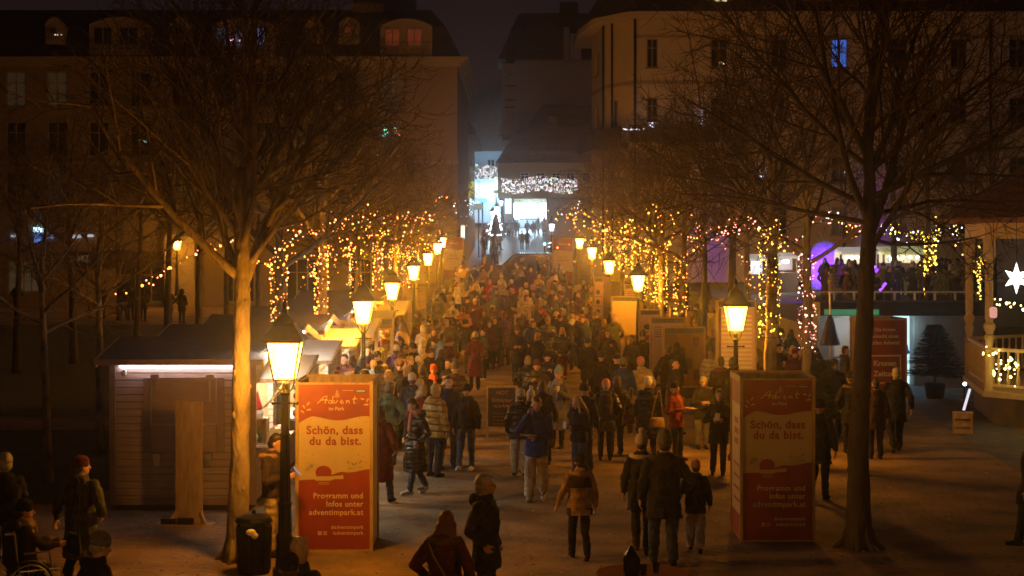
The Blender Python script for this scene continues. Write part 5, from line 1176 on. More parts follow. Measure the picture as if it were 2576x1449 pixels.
# violet light
vw=thing('violet_screen','tall rounded screen glowing violet-blue on the terrace','screen',(at(2075,0,92).x,92,TZ)); m=MB(); a=at(2040,700,92);b=at(2110,604,92); hw_=(b.x-a.x)/2; zt=b.z-TZ
m.prism([(-hw_,0),(-hw_,zt-.6),(-hw_*.6,zt-.15),(0,zt),(hw_*.6,zt-.15),(hw_,zt-.6),(hw_,0)],0,.3); m.build('panel',mat('pale_screen',(.5,.45,.6),.8),vw)
vspot((0,-2.2,.9),2400,(.10,.02,1.0),(0,1,.12),62,vw); 
vl=thing('stage_light','violet stage light on a stand among the terrace crowd','stage light',(at(2180,0,72).x,72,TZ)); m=MB(); m.tube([(0,0,0),(0,0,1.9)],.03,6); m.build('stand',M_iron,vl); m=MB(); m.box(-.12,.12,-.1,.1,1.9,2.1); m.build('head',em('violet_lens',(.25,.05,1),5),vl); vspot((0,-.3,2.2),2600,(.22,.04,1.0),(-.1,.55,-.75),100,vl)
for k,(px,py,c) in enumerate(((2190,690,(.3,.05,1)),(2210,725,(.35,.08,1)),(2332,738,(.15,.03,1)),(2195,742,(.4,.1,.8)))):
    p=at(px,py,64); t=thing('neon_tube','slanting violet neon tube on the terrace, '+('highest one','middle one left of the trunk','one beside the yellow-lit tree','short low one')[k],'neon tube',(p.x,64,TZ)); m=MB(); z_=p.z-TZ; m.tube([(0,0,max(.05,z_-.15)),(.28,0,max(.4,z_+.2))],.05,6); m.build('tube',em('neon_violet',c,2.2),t); m=MB(); m.box(-.1,.1,-.1,.1,0,max(.04,z_-.16)); m.build('stand',M_dark,t)
# ================================================================ small firs
M_fir=mat('fir_needles',(.018,.035,.018),.85,.4,8)
def fir(label,loc,H,Rr,seed,pot=True):
    rg=random.Random(seed); t=thing('potted_fir',label,'fir tree',loc); z0=.45 if pot else .1; m=MB(); m.tube([(0,0,.1),(0,0,H)],[.05,.012],6); m.build('trunk',M_barkd,t)
    m=MB(); n=300
    for i in range(n):
        u=i/n; z=z0+.2+(H-z0-.25)*u; L=Rr*(1-u)**.8*rg.uniform(.75,1.1)+.1; a=i*2.4+rg.uniform(-.3,.3); d=V((math.cos(a),math.sin(a),rg.uniform(-.05,.25)-.1*(1-u)))
        p=V((0,0,z)); e=p+d*L; m.tube([p,e],[.012,.004],3)
        for k in range(int(9+L*16)):
            q=p.lerp(e,rg.uniform(.12,1)); s=.09+.05*rg.random(); side=V((-d.y,d.x,0)).normalized()*rg.choice((-1,1)); nd=(d*.8+side*rg.uniform(.3,1)+V((0,0,rg.uniform(-.3,.4)))).normalized()*s*1.3; ww=V((0,0,1)).cross(nd).normalized()*.014+V((0,0,.008))
            m.add([q-ww,q+ww,q+nd],[(0,1,2)])
    m.build('foliage',M_fir,t)
    if pot: m=MB(); m.lathe([(.24,0),(.3,.45),(.27,.45),(.25,.4)],18); m.build('pot',M_dark,t)
p=gnd(2352,1004); fir('bushy potted fir without lights before the flat-roofed bar',tuple(p),2.15,.85,3)
p=gnd(2062,1010); fir('small fir tucked beside the rose-lit trunk',((2068-HX)*38.4/FP,38.4,0),1.9,.5,5,True)
# ================================================================ pallet crate with light tube
p=gnd(2422,1090); pc=thing('pallet_crate','low crate of pallet wood standing alone on the right','crate',tuple(p),R(-14)); m=MB()
for z in(.0,.17,.36): 
    for k in range(2): m.box(-.22,.22,-.2+.38*k,-.17+.38*k,z,z+.11)
for s in(-1,1):
    for q in(-1,1): m.box(s*.2-.03,s*.2+.03,q*.15-.03,q*.15+.03,.0,.46)
for k in range(4): m.box(-.235,.235,-.21+.115*k,-.12+.115*k,.475,.5)
m.build('slats',M_wood,pc)
a=at(2424,1030,p.y);b=at(2440,978,p.y); lt_=thing('light_tube','glowing white tube leaning upright on the pallet crate','light tube',tuple(a)); m=MB(); m.tube([(0,0,-.02),b-a],.032,8); m.build('tube',em('tube_white',(.85,.8,.9),1.0),lt_); m=MB(); m.tube([(0,0,-.05),(0,0,-.021)],.04,8); m.build('socket',M_dark,lt_)
point('spot_light',tuple(at(2427,966,41)),8,(.6,.9,1),.04); sl=thing('ground_spot','tiny blue-white spotlight near the pavilion steps','spotlight',tuple(at(2427,966,41))); m=MB(); m.ell((0,0,0),(.045,.045,.045),8,6); m.build('lens',em('spot_lens',(.7,.95,1),10),sl); q=MB(); q.tube([(0,.05,0),(0,.05,-sl.location.z)],.02,6); q.build('post',M_iron,sl)
# ================================================================ octagonal wooden pavilion at the right edge
M_pav=mat('pavilion_paint',(.55,.42,.22),.6,.1,4,bump=.002); M_pavr=mat('pavilion_roof',(.20,.09,.05),.7,.25,3)
cx,cy,PR=17.62,43.6,6.0; fz=.85
pv=thing('pavilion','ornate cream wooden octagonal pavilion with turned posts and balustrade at the right edge','pavilion',(cx,cy,0)); N=8; ang0=R(193.5)
C8=[(PR*math.cos(ang0+k*2*PI/N),PR*math.sin(ang0+k*2*PI/N)) for k in range(N)]
m=MB(); m.prism([(x*.98,y*.98) for x,y in C8],-.1,fz-.15,axis='z'); m.build('base',mat('pavilion_plinth',(.16,.12,.08),.8,.2,2),pv)
m=MB(); m.prism([(x*1.03,y*1.03) for x,y in C8],fz-.149,fz,axis='z'); m.build('deck',M_pav,pv)
PH=4.6
for k,(x,y) in enumerate(C8):
    m=MB(); m.lathe([(.13,0),(.13,.9),(.10,.93),(.14,1.0),(.08,1.06),(.13,1.3),(.13,1.36),(.09,1.4),(.15,1.55),(.15,1.62),(.09,1.7),(.11,1.78),(.11,PH-fz-.5),(.16,PH-fz-.42),(.16,PH-fz)],10,(x,y,fz)); m.build('post',M_pav,pv)
for k in range(N):
    if k==7: pass
    a=V((*C8[k],0));b=V((*C8[(k+1)%N],0)); m=MB()
    m.beam((a.x,a.y,fz+1.02),(b.x,b.y,fz+1.02),.10,.08); m.beam((a.x,a.y,fz+.14),(b.x,b.y,fz+.14),.08,.07)
    n=16
    for i in range(1,n):
        q=a.lerp(b,i/n); m.lathe([(.03,.18),(.055,.3),(.025,.45),(.05,.65),(.025,.8),(.03,.98)],6,(q.x,q.y,fz))
    m.build('balustrade',M_pav,pv)
    m=MB(); a2=V((a.x*1.01,a.y*1.01,0));b2=V((b.x*1.01,b.y*1.01,0)); m.beam((a2.x,a2.y,PH+.3),(b2.x,b2.y,PH+.3),.12,.6); 
    m.build('frieze',M_pav,pv)
m=MB(); Re=PR+1.0; ring=[(Re*math.cos(ang0+k*2*PI/N),Re*math.sin(ang0+k*2*PI/N)) for k in range(N)]; rg2=[(x*.35,y*.35) for x,y in ring]
vs=[(x,y,PH+.5) for x,y in ring]+[(x,y,PH+3.2) for x,y in rg2]+[(x,y,PH+.38) for x,y in ring]
m.add(vs,[(i,(i+1)%8,(i+1)%8+8,i+8) for i in range(8)]+[tuple(range(8,16)),tuple(range(23,15,-1))]+[(i,(i+1)%8,(i+1)%8+16,i+16) for i in range(8)]); rf=m.build('roof',M_pavr,pv)
m=MB(); m.lathe([(.5,PH+3.2),(.5,PH+4.0),(.65,PH+4.1),(.3,PH+4.9),(.35,PH+5.2),(.1,PH+5.5),(.12,PH+6.3),(.0,PH+7.2)],12); m.build('finial',M_pav,rf)
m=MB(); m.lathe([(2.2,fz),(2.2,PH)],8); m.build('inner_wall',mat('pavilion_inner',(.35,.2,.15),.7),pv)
point('pavilion_light',(-3.0,-1.0,3.6),60,(1,.55,.25),.25,pv)
for k,(dx,dy,z) in enumerate(((-2.2,-6.3,1.1),)): point('garland_light',(-4.9,-4.6,2.2),28,(1,.68,.12),.15,pv)
# star lantern hung at the pavilion front
p=at(2557,700,38.6); st_=thing('star_lantern','glowing white paper star hanging at the pavilion front','star lantern',tuple(p)); m=MB()
for k in range(6):
    a=PI/2+k*PI/3; tip=V((math.cos(a)*.30,0,math.sin(a)*.36)); l=V((math.cos(a-.45)*.15,0,math.sin(a-.45)*.16)); r_=V((math.cos(a+.45)*.15,0,math.sin(a+.45)*.16))
    for s in(-1,1): m.add([tip,l,V((0,s*.09,0))],[(0,1,2)]); m.add([tip,r_,V((0,s*.09,0))],[(0,1,2)])
m.build('paper_star',em('paper_star_glow',(.95,.95,.85),3.5),st_); m=MB(); m.tube([(0,0,.36),(0,0,1.6)],.008,4); m.build('cord',M_dark,st_); point('star_light',(0,-.25,0),14,(1,.9,.7),.15,st_)
# lights on its balustrade
EYW=em('warmwhite_bulb',(1,.70,.15),14); rr_=random.Random(12)
for lb,pts in(('yellow-white lights bunched on the front balustrade of the pavilion',[(2472,880,42.0),(2490,900,41.9),(2505,890,41.8),(2515,930,41.6),(2500,945,41.7),(2530,900,41.4),(2558,905,41.2),(2552,935,41.2),(2560,960,41.2)]),('yellow lights along the branch garland above the balustrade',[(2505,755,38),(2535,760,38),(2560,775,38),(2576,772,38)])):
    bulbs(lb,swag(pts,60 if 'bunched' in lb else 24,jit=.07,seed=len(lb)),(EYW,),.032)
# wide violet banner-like glow panels inside (far hanging lamp)
hl=thing('hanging_lantern','small red and white hanging lamp at the pavilion corner post','lantern',tuple(at(2499,800,40))); m=MB(); m.lathe([(.05,0),(.09,.03),(.09,.22),(.05,.26)],10); m.build('shade',em('hang_shade',(1,.45,.35),.7),hl); m=MB(); m.tube([(0,0,.26),(0,0,2.6)],.008,4); m.build('cord',M_dark,hl)
# ================================================================ crowd barrels / tables in the crowd
def bartable(label,px,py,top,body):
    p=byhead(px,py,1.08); t=thing('standing_table',label,'table',tuple(p)); m=MB(); m.lathe([(.36,1.04),(.38,1.05),(.38,1.08)],20); m.build('tabletop',top,t); m=MB(); m.lathe([(.30,0),(.34,.06),(.22,.6),(.33,1.035)],16); m.build('cloth_cover',body,t)
bartable('high table with yellow-lit wooden box top in the left crowd',1118,743,M_wood,M_wood)
bartable('high table with white cloth in the left crowd beside the yellow coat',1125,728,M_white,M_white)
bartable('high table with dark cloth among the waiting people on the right',1740,905,M_white,M_dark)
# ================================================================ PEOPLE
W1=pose('swing','swingf','f','b'); W2=pose('swingf','swing','b','f'); ST=pose('down','down','stand','stand'); STW=pose('down','pocket','wide','stand'); PK=pose('pocket','pocket'); CUPL=pose('pocket','cup'); CUPR=pose('cup','pocket'); HOLD=pose('hold','hold'); TALK=pose('down','hold','wide','stand'); WF=pose('pocket','pocket','f','b',fem=True); SF=pose('down','down',fem=True); PKF=pose('pocket','pocket',fem=True); CUPF=pose('pocket','cup','stand','stand',fem=True); HOLDF=pose('hold','hold',fem=True)
def bag(kind,loc,c,label,rz=0,sc_=1):
    t=thing(kind,label,kind.replace('_',' '),loc,R(rz)); t.scale=(sc_,)*3; m=MB()
    if kind=='backpack': m=None; me=lib(('bp',),lambda:blob([lof((0,0,-.22,.12,.06),(0,0,-.18,.145,.08),(0,.0,.1,.14,.075),(0,0,.2,.10,.055),(0,0,.23,.05,.03)),elp((0,.075,-.08),(.10,.04,.09))],.012,2,fold=.006))
    else: me=lib(('hb',),lambda:blob([lof((0,0,-.13,.16,.05),(0,0,-.11,.17,.06),(0,0,.06,.15,.045),(0,0,.09,.13,.03)),elp((0,.05,-.02),(.1,.02,.06))],.012,2,fold=.004))
    o=bpy.data.objects.new('bag_body',me); COL.objects.link(o); o.parent=t; col(o,c)
    if not me.materials: me.materials.append(M_cloth)
    s=MB()
    if kind=='backpack':
        for q in(-.08,.08): s.tube([(q,-.05,.2),(q,-.13,.30),(q*1.3,-.2,.22)],.014,4)
    else: s.tube([(-.12,0,.08),(-.07,-.03,.35),(.0,-.06,.62),(.05,-.05,.66)],.012,4); s.tube([(.12,0,.08),(.10,-.02,.3),(.06,-.05,.64)],.012,4)
    k=s.build('strap',M_cloth,t); col(k,c); return t
def held(o,kind,off,label,rz=0):
    s=o.scale.z; M=Matrix.Translation(o.location)@Matrix.Rotation(o.rotation_euler.z,4,'Z'); p=M@(V(off)*s)
    if kind=='cup': m=MB(); m.lathe([(.030,-.05),(.042,.06),(.036,.055),(.02,.05)],12); q=m.build('cup',M_white); cat='cup'
    elif kind=='phone': m=MB(); m.box(-.036,.036,-.005,.005,-.075,.075); q=m.build('phone',em('phone_screen',(.8,.85,1),.25,base=(.05,.05,.05))); cat='phone'; q.rotation_euler=(R(-40),0,o.rotation_euler.z)
    elif kind=='plate': m=MB(); m.lathe([(.05,0),(.13,.02),(.12,.028),(.04,.01)],14,sx=1.25,sy=.8); m.ell((.02,0,.02),(.08,.05,.02),10,5); q=m.build('paper_plate',M_cream); cat='paper plate'; q.rotation_euler=(0,R(6),o.rotation_euler.z)
    elif kind=='napkin': m=MB(); m.box(-.045,.05,-.03,-.02,-.05,.09); m.box(-.05,.04,-.018,-.01,-.04,.07); q=m.build('napkin',M_white); cat='napkin'; q.rotation_euler=(0,R(12),o.rotation_euler.z)
    q.location=p; tag(q,label,cat); return q
def F(px,py,face,h,ps,coat,cc,tr,head,extra=(),vox=.010,**k): return person(gnd(px,py),face,h,ps,coat,cc,tr,head,extra,vox=vox,**k)
def Hd(px,py,face,h,ps,coat,cc,tr,head,extra=(),vox=.014,**k): return person(byhead(px,py,h),face,h,ps,coat,cc,tr,head,extra,vox=vox,**k)
# ---- the people standing free in the foreground
o=F(1350,1258,-12,1.80,pose('ear','plate','f','b',10,14),'hip','blue','cream',('short','brown hair'),shoes='white',wide=True,vox=.009,label='young man in blue jacket and pale trousers walking with hand at ear and paper plate'); held(o,'plate',(-.06,-.40,1.13),'paper plate with food carried by the man in the blue jacket')
o=F(1457,1222,-55,1.66,pose('hold','hold','stand','b',-15,20,fem=True),'short','black','denim',('long','blond'),vox=.009,label='woman with very long blond hair in black jacket eating while walking'); held(o,'napkin',(0,-.33,1.20),'napkin with food held by the long-haired blond woman')
o=F(1458,1408,190,1.50,pose('down','out','b','f'),'hip','tan','black',('beanie','black'),(('collar','tan'),),vox=.010,label='child in two-tone brown winter jacket with fur hood and black beanie walking away',boot=True)
k_=bpy.data.objects.new('jacket_hem',lib(('hem',),lambda:blob([lof((0,0,.75,.222,.168),(0,0,.77,.226,.172),(0,0,.86,.224,.17),(0,0,.88,.218,.163))],.011,1,fold=.006))); COL.objects.link(k_); k_.parent=o; col(k_,'dark brown'); k_.data.materials.append(M_cloth)
k_=bpy.data.objects.new('jacket_yoke',lib(('yoke',),lambda:blob([lof((0,.01,1.22,.222,.158),(0,.01,1.36,.212,.145),(0,.01,1.44,.14,.1))],.011,1,fold=.006))); COL.objects.link(k_); k_.parent=o; col(k_,'dark brown'); k_.data.materials.append(M_cloth)
o=F(1614,1392,172,1.72,pose('hold','down','b','f',fem=True),'mid','charcoal','charcoal',('pompom','cream'),(('collar','cream'),),vox=.010,boot=True,label='person in dark coat with cream fur collar and white bobble hat walking away',group=None,shoes='brown')
o=F(1670,1425,184,1.84,pose('pocket','down','stand','f'),'puffx_mid' if False else 'mid','charcoal','denim',('tall','grey'),(('collar','dark brown'),),fat=1.14,vox=.010,label='broad man in long dark parka and grey beanie seen from behind in the middle foreground')
o=F(1750,1388,176,1.33,pose('down','out','b','f'),'hip','black','beige',('beanie','pink'),vox=.010,wide=True,label='small child with pink beanie, black jacket and pale trousers beside the broad man')
o=Hd(1222,1197,72,1.76,pose('pocket','down','stand','stand',25,0),'mid','black','black',('short','grey hair'),vox=.009,fat=1.1,label='grey-haired man with glasses in long black coat facing right near the bottom edge'); og=o
g_=MB(); H=Matrix.Translation(o.location)@Matrix.Rotation(o.rotation_euler.z,4,'Z')@Matrix.Scale(1.76/1.75,4)@headM(pose(yaw=25))
for s in(-1,1): g_.tube([H@V((.033*s+.022*math.cos(a),-.108,1.636+.018*math.sin(a))) for a in [k*PI/5 for k in range(11)]],.003,4); g_.tube([H@V((.055*s,-.106,1.64)),H@V((.08*s,-.02,1.645))],.003,4)
tag(g_.build('eyeglasses',M_iron),'thin glasses on the grey-haired man','glasses')
o=Hd(1120,1292,160,1.62,pose('pocket','pocket','stand','stand',10,25,fem=True),'mid','maroon','black',('long','auburn'),(('collar','brown'),),fat=1.14,vox=.010,label='woman with red-brown hair in wine-coloured coat with thin shoulder strap, bottom edge',group=None)
q=MB(); M=Matrix.Translation(o.location)@Matrix.Rotation(o.rotation_euler.z,4,'Z'); q.tube([M@V(v) for v in((.16,.10,1.34),(.06,.20,1.2),(-.08,.22,1.0),(-.22,.14,.80))],.011,5); tag(q.build('bag_strap',mat('tan_strap',(.3,.17,.06))),'thin tan strap across the wine-coloured coat','bag strap')
o=F(1048,1243,-62,1.72,pose('pocket','pocket','b','f',-10,32,fem=True),'puff_long','black','denim',('short','dark hair'),(('scarf','pink'),),shoes='white',vox=.009,label='woman in ankle-length black quilted coat with pink scarf looking down as she walks')
o=F(1128,1180,22,1.84,pose('pocket','down','wide','stand',-8,0),'hip','navy','charcoal',('short','dark hair'),vox=.010,label='tall smiling man in navy jacket beside the woman with the patterned beanie')
o=F(1174,1184,-15,1.68,pose('down','down','wide','stand',10,0,fem=True),'short','black','denim',('beanie','black'),(('scarf','black'),),shoes='white',vox=.010,label='smiling woman in short black jacket, jeans and white shoes')
o=F(686,1400,82,1.76,pose('hold','hold','stand','stand',0,24),'short','dark brown','beige',('short','dark hair'),(('collar','tan'),),fat=1.06,vox=.009,label='man with glasses and fur-hooded brown jacket looking at his phone by the nearest lamp'); held(o,'phone',(0,-.36,1.24),'phone held by the man beside the nearest lamp')
o=F(960,1268,158,1.68,pose('pocket','down','f','b',fem=True),'long','dark red','denim',('bob','brown hair'),vox=.011,boot=True,label='person in long bright red coat half hidden behind the orange column')
person((at(727,0,15.4).x,15.4,0),190,1.74,PK,'mid','black','black',('beanie','black'),vox=.011,label='head with black beanie at the bottom edge beside the litter bin')
person((at(756,0,16.2).x,16.2,0),150,1.75,PK,'mid','charcoal','black',('short','blond'),vox=.011,label='fair-haired head with dark collar at the bottom edge before the orange column')
# left dark group and wheelchair
o=Hd(205,1152,165,1.72,pose('pocket','out','stand','b',-35,0),'long','olive','black',('beanie','maroon'),fat=1.12,vox=.010,label='person in long olive coat and wine-red beanie pointing with one hand, seen from behind')
Hd(8,1143,200,1.78,pose('fwd','fwd','stand','stand',40,0),'mid','black','black',('short','grey hair'),vox=.012,fat=1.1,label='fair-haired person in black coat pushing the wheelchair at the left edge')
Hd(246,1345,130,1.70,pose('pocket','pocket','stand','stand',0,15),'mid','black','black',('beanie','grey'),vox=.011,label='person with grey knitted beanie low at the bottom left edge')
d=21.3; wx=(62-HX)*d/FP; SIT=('fwd','fwd','sit','sit',-20,5,False,True)
def seated():
    return SIT
sp=person((wx,d,-.38),125,1.70,SIT,'mid','dark brown','black',('beanie','black'),(('scarf','tan'),),vox=.012,label='seated person in dark coat and black beanie riding in the wheelchair')
wc=thing('wheelchair','folding wheelchair with large spoked wheels at the left edge','wheelchair',(wx,d,0),R(125))
for s in(-1,1):
    m=MB(); n=28; m.tube([(s*.31,.06+.31*math.cos(2*PI*k/n),.32+.31*math.sin(2*PI*k/n)) for k in range(n+1)],.018,6); w_=m.build('wheel',M_dark,wc)
    m=MB()
    for k in range(16): a=2*PI*k/16; m.tube([(s*.31,.06,.32),(s*.31,.06+.30*math.cos(a),.32+.30*math.sin(a))],.003,3)
    m.tube([(s*.35,.06+.27*math.cos(2*PI*k/n),.32+.27*math.sin(2*PI*k/n)) for k in range(n+1)],.010,5); m.ell((s*.31,.06,.32),(.04,.04,.04),8,5); m.build('spokes',M_metal,w_)
    m=MB(); m.tube([(s*.24,-.45+.09*math.cos(2*PI*k/12),.1+.09*math.sin(2*PI*k/12)) for k in range(13)],.018,5); m.build('caster',M_dark,wc)
m=MB()
for s in(-1,1): m.tube([(s*.26,.22,1.0),(s*.26,.16,.5),(s*.26,-.36,.5),(s*.24,-.44,.2)],.014,6); m.tube([(s*.26,.22,.98),(s*.26,.34,.98)],.018,6); m.tube([(s*.26,.1,.72),(s*.26,-.22,.72),(s*.26,-.26,.5)],.014,6); m.tube([(s*.26,.06,.32),(s*.26,.16,.5)],.014,6); m.tube([(s*.2,-.4,.42),(s*.16,-.6,.12)],.012,5)
m.tube([(-.26,.06,.3),(.26,-.3,.5)],.012,5); m.tube([(.26,.06,.3),(-.26,-.3,.5)],.012,5); m.build('frame',M_metal,wc)
m=MB(); m.box(-.25,.25,-.34,.14,.47,.50); m.build('seat',M_dark,wc); m=MB(); m.box(-.25,.25,.17,.20,.52,.95); m.build('backrest',M_dark,wc)
m=MB()
for s in(-1,1): m.box(s*.15-.08,s*.15+.08,-.72,-.56,.09,.11)
m.build('footrest',M_dark,wc)
me=bpy.data.objects.new('bag_body',lib(('bp',),lambda:None) if ('bp',) in LIB else None) if False else None
bag('bag',(wx+.55,d+.25,.78),'black','black bag on the lap of the wheelchair rider',125,1.2)
# right group near the right column and tree
o=F(2062,1258,150,1.74,pose('down','down','stand','b'),'mid','black','black',('beanie','black'),vox=.012,label='dark figure stepping away right behind the dark red column')
F(2140,1140,180,1.72,PK,'mid','black','black',('beanie','black'),(('collar','brown'),),label='person in black with fur collar immediately left of the dark trunk')
F(2203,1155,180,1.66,SF,'mid','dark brown','charcoal',('short','dark hair'),label='person in brown coat half hidden right of the dark trunk')
F(2254,1138,178,1.80,W1,'mid','black','black',('short','grey hair'),label='man in black jacket walking away alone toward the lit doorway',fat=1.08)
F(2098,1100,175,1.78,ST,'long','charcoal','black',('beanie','charcoal'),label='tall dark figure behind the dark red column, left of the fur collar')
F(2592,1380,250,1.75,pose('out','down','f','b'),'mid','black','charcoal',('beanie','black'),label='dark walker cut off by the right picture edge',vox=.012)
for px,py,face,cc,hd,lb in((2128,872,80,'grey',('short','brown hair'),'person in patterned grey down jacket leaning to the bar hatch'),(2130,826,95,'light blue',('beanie','light blue'),'person in pale blue jacket and beanie queueing at the bar hatch'),(2105,800,120,'black',('beanie','black'),'person in black at the bar hatch beside the dark umbrella'),(2168,805,200,'charcoal',('pompom','red'),'person with red bobble hat at the bar hatch'),(1985,858,160,'grey',('beanie','charcoal'),'person in camouflage-grey jacket behind the right column'),(1953,848,30,'light blue',('short','dark hair'),'person in light blue jacket behind the right column'),(1961,868,10,'black',('short','dark hair'),'dark-haired woman looking over the right column'),(2000,880,0,'maroon',('beanie','dark red'),'person in maroon beside the golden trunk')): Hd(px,py,face,1.68,TALK,'puff_mid' if 'grey' in cc else 'hip',cc,'denim',hd,label=lb)
person((at(2278,0,51.9).x,52.35+.4,0),-30,1.7,HOLD,'short','bright blue','black',('short','dark hair'),label='server in blue jacket in the bright bar doorway')
# ---- the crowd, front rows from left to right (head top position in the picture)
C=[(1036,939,180,'hip','navy',('beanie','cream')),(977,934,75,'hip','cream',('bob','blond'),('scarf','cream')),(977,963,175,'hip','green',('bob','brown hair')),(946,906,170,'hip','light blue',('pony','blond')),(971,918,185,'mid','black',('beanie','tan')),(999,899,10,'mid','black',('fur','brown')),
(967,853,80,'hip','yellow',('beanie','orange')),(953,840,60,'hip','charcoal',('cap','cream')),(973,831,150,'mid','tan',('fur','tan')),(1003,846,185,'mid','maroon',('beanie','bright blue')),(956,884,190,'mid','charcoal',('beanie','black')),(931,868,170,'mid','black',('beanie','charcoal')),
(1016,866,60,'hip','black',('beanie','black')),(1035,864,-60,'hip','charcoal',('beanie','charcoal')),(1010,885,185,'hip','dark brown',('bob','brown hair')),(1061,896,70,'mid','olive',('beanie','white'),('scarf','green')),(1032,922,-40,'hip','black',('beanie','black')),(1062,920,190,'hip','dark brown',('beanie','grey')),(1087,917,0,'mid','black',('beanie','orange'),('scarf','orange')),
(1051,955,-80,'hip','beige',('bob','blond'),('scarf','cream')),(1064,970,165,'hip','dark red',('bob','blond')),(1090,968,140,'puff_hip','mustard',('short','blond')),(1148,906,175,'puff_hip','brown',('pompom','grey')),(1133,848,70,'mid','maroon',('beanie','maroon')),
(1194,835,185,'long','dark red',('beanie','white')),(1214,829,-50,'hip','denim',('bun','brown hair')),(1094,829,-20,'long','black',('long','brown hair')),(1068,819,175,'mid','beige',('hood','beige')),(1108,840,185,'hip','light blue',('short','dark hair')),(1137,804,180,'long','olive',('short','dark hair')),(1176,804,100,'mid','black',('beanie','black')),
(1164,771,170,'puff_hip','pink',('short','auburn')),(1141,781,180,'mid','navy',('beanie','blue')),(1137,755,185,'mid','light grey',('fur','grey')),(1176,748,90,'hip','charcoal',('cap','black')),(1196,738,120,'hip','dark brown',('cap','brown')),(1213,734,100,'mid','charcoal',('beanie','brown')),(1172,676,10,'puff_hip','yellow',('hood','yellow')),
(1151,711,70,'hip','white',('short','dark hair')),(1143,682,60,'mid','navy',('short','dark hair')),(1199,699,120,'puff_hip','white',('beanie','grey')),(1233,704,0,'hip','red',('beanie','pink')),(1263,677,180,'puff_mid','olive',('fur','grey')),(1216,671,180,'hip','tan',('beanie','charcoal')),(1239,669,40,'hip','mustard',('bob','blond')),
(1248,800,0,'long','dark green',('long','dark hair')),(1271,786,-20,'long','charcoal',('bun','brown hair')),(1237,782,185,'hip','dark brown',('short','brown hair')),
(1416,825,0,'puff_hip','navy',('long','blond')),(1459,790,-70,'mid','olive',('short','dark hair')),(1514,804,180,'hip','dark brown',('beanie','mustard')),(1546,793,180,'xlong','olive',('hood','tan')),(1501,784,180,'long','charcoal',('beanie','grey')),(1616,830,175,'long','black',('tall','charcoal')),
(1303,820,0,'mid','charcoal',('beanie','grey')),(1350,839,-20,'mid','black',('bob','blond')),(1338,808,30,'hip','blue',('short','brown hair')),(1376,794,180,'xlong','black',('hood','charcoal')),(1430,795,185,'long','black',('beanie','grey')),(1438,787,0,'hip','white',('short','dark hair')),(1408,790,185,'mid','charcoal',('beanie','purple')),(1373,784,180,'hip','black',('beanie','red')),(1358,775,20,'hip','charcoal',('cap','red')),
(1300,774,75,'hip','cream',('beanie','light grey')),(1330,787,180,'hip','brown',('beanie','beige')),(1322,731,0,'hip','cream',('hood','cream')),(1325,711,10,'hip','charcoal',('beanie','cream')),(1351,725,170,'hip','navy',('beanie','bright blue')),(1293,725,100,'hip','black',('beanie','pink')),(1361,741,-10,'hip','tan',('beanie','purple')),(1389,728,0,'mid','black',('short','dark hair')),
(1397,741,80,'mid','olive',('short','brown hair')),(1414,713,180,'long','purple',('hood','purple')),(1422,687,175,'long','black',('tall','black')),(1306,689,180,'hip','charcoal',('beanie','light grey')),(1355,691,160,'hip','yellow',('short','blond')),(1300,661,-20,'hip','blue',('short','brown hair')),(1320,668,-60,'hip','charcoal',('short','dark hair')),(1263,690,150,'hip','cream',('beanie','cream')),
(1508,884,178,'mid','black',('beanie','charcoal')),(1546,893,80,'mid','black',('cap','black')),(1567,899,165,'hip','blue',('beanie','grey')),(1617,898,195,'hip','beige',('beanie','pink')),(1375,884,0,'puff_hip','navy',('beanie','navy')),(1323,897,170,'puff_mid','charcoal',('bob','grey hair')),(1345,905,0,'puff_hip','olive',('beanie','brown')),
(1401,920,-20,'long','grey',('tall','light blue'),('scarf','lavender')),(1367,959,180,'long','dark brown',('long','brown hair')),(1306,979,175,'puff_hip','black',('beanie','cream')),(1327,976,-20,'hip','black',('pompom','white')),(1463,963,185,'hip','navy',('beanie','black')),(1522,954,180,'puff_mid','charcoal',('beanie','pink')),(1549,948,190,'puff_mid','dark brown',('bob','brown hair')),(1632,946,175,'puff_long','black',('beanie','white')),
(1645,825,60,'hip','red',('short','dark hair')),(1700,864,170,'mid','black',('long','dark hair')),(1676,870,185,'hip','charcoal',('cap','green')),(1702,905,60,'hip','charcoal',('short','dark hair')),(1805,836,185,'short','white',('bun','blond'),('shawl','white')),(1816,899,185,'mid','charcoal',('short','dark hair'),('collar','maroon')),(1838,902,170,'mid','black',('short','dark hair')),
(1764,948,10,'hip','charcoal',('beanie','beige')),(1706,960,50,'hip','dark red',('beanie','black')),(1806,982,-10,'mid','black',('bob','dark hair')),(1748,804,180,'hip','grey',('beanie','grey')),(1790,769,150,'mid','beige',('beanie','beige')),(1901,891,180,'mid','dark brown',('beanie','mustard')),(1735,780,40,'hip','maroon',('short','dark hair')),(1771,835,190,'hip','tan',('pony','blond')),
(1545,770,120,'hip','charcoal',('fur','grey')),(1530,830,0,'mid','dark brown',('short','dark hair')),(1585,845,-30,'mid','charcoal',('bob','brown hair')),(1480,850,200,'mid','black',('beanie','charcoal')),(1130,905,-30,'hip','charcoal',('short','dark hair')),(1110,880,150,'mid','black',('long','brown hair')),(1085,875,20,'hip','dark brown',('beanie','brown'))]
EXTRA={'1248,800':dict(tr='black'),'1416,825':dict(tr='dark red',mat_c=M_shiny),'1194,835':dict(tr='black',boot=True),'1214,829':dict(tr='black',shoes='white'),'1459,790':dict(tr='denim'),'1306,979':dict(tr='beige',wide=True),'1764,948':dict(tr='grey'),'1806,982':dict(tr='black',boot=True),'1706,960':dict(tr='black')}
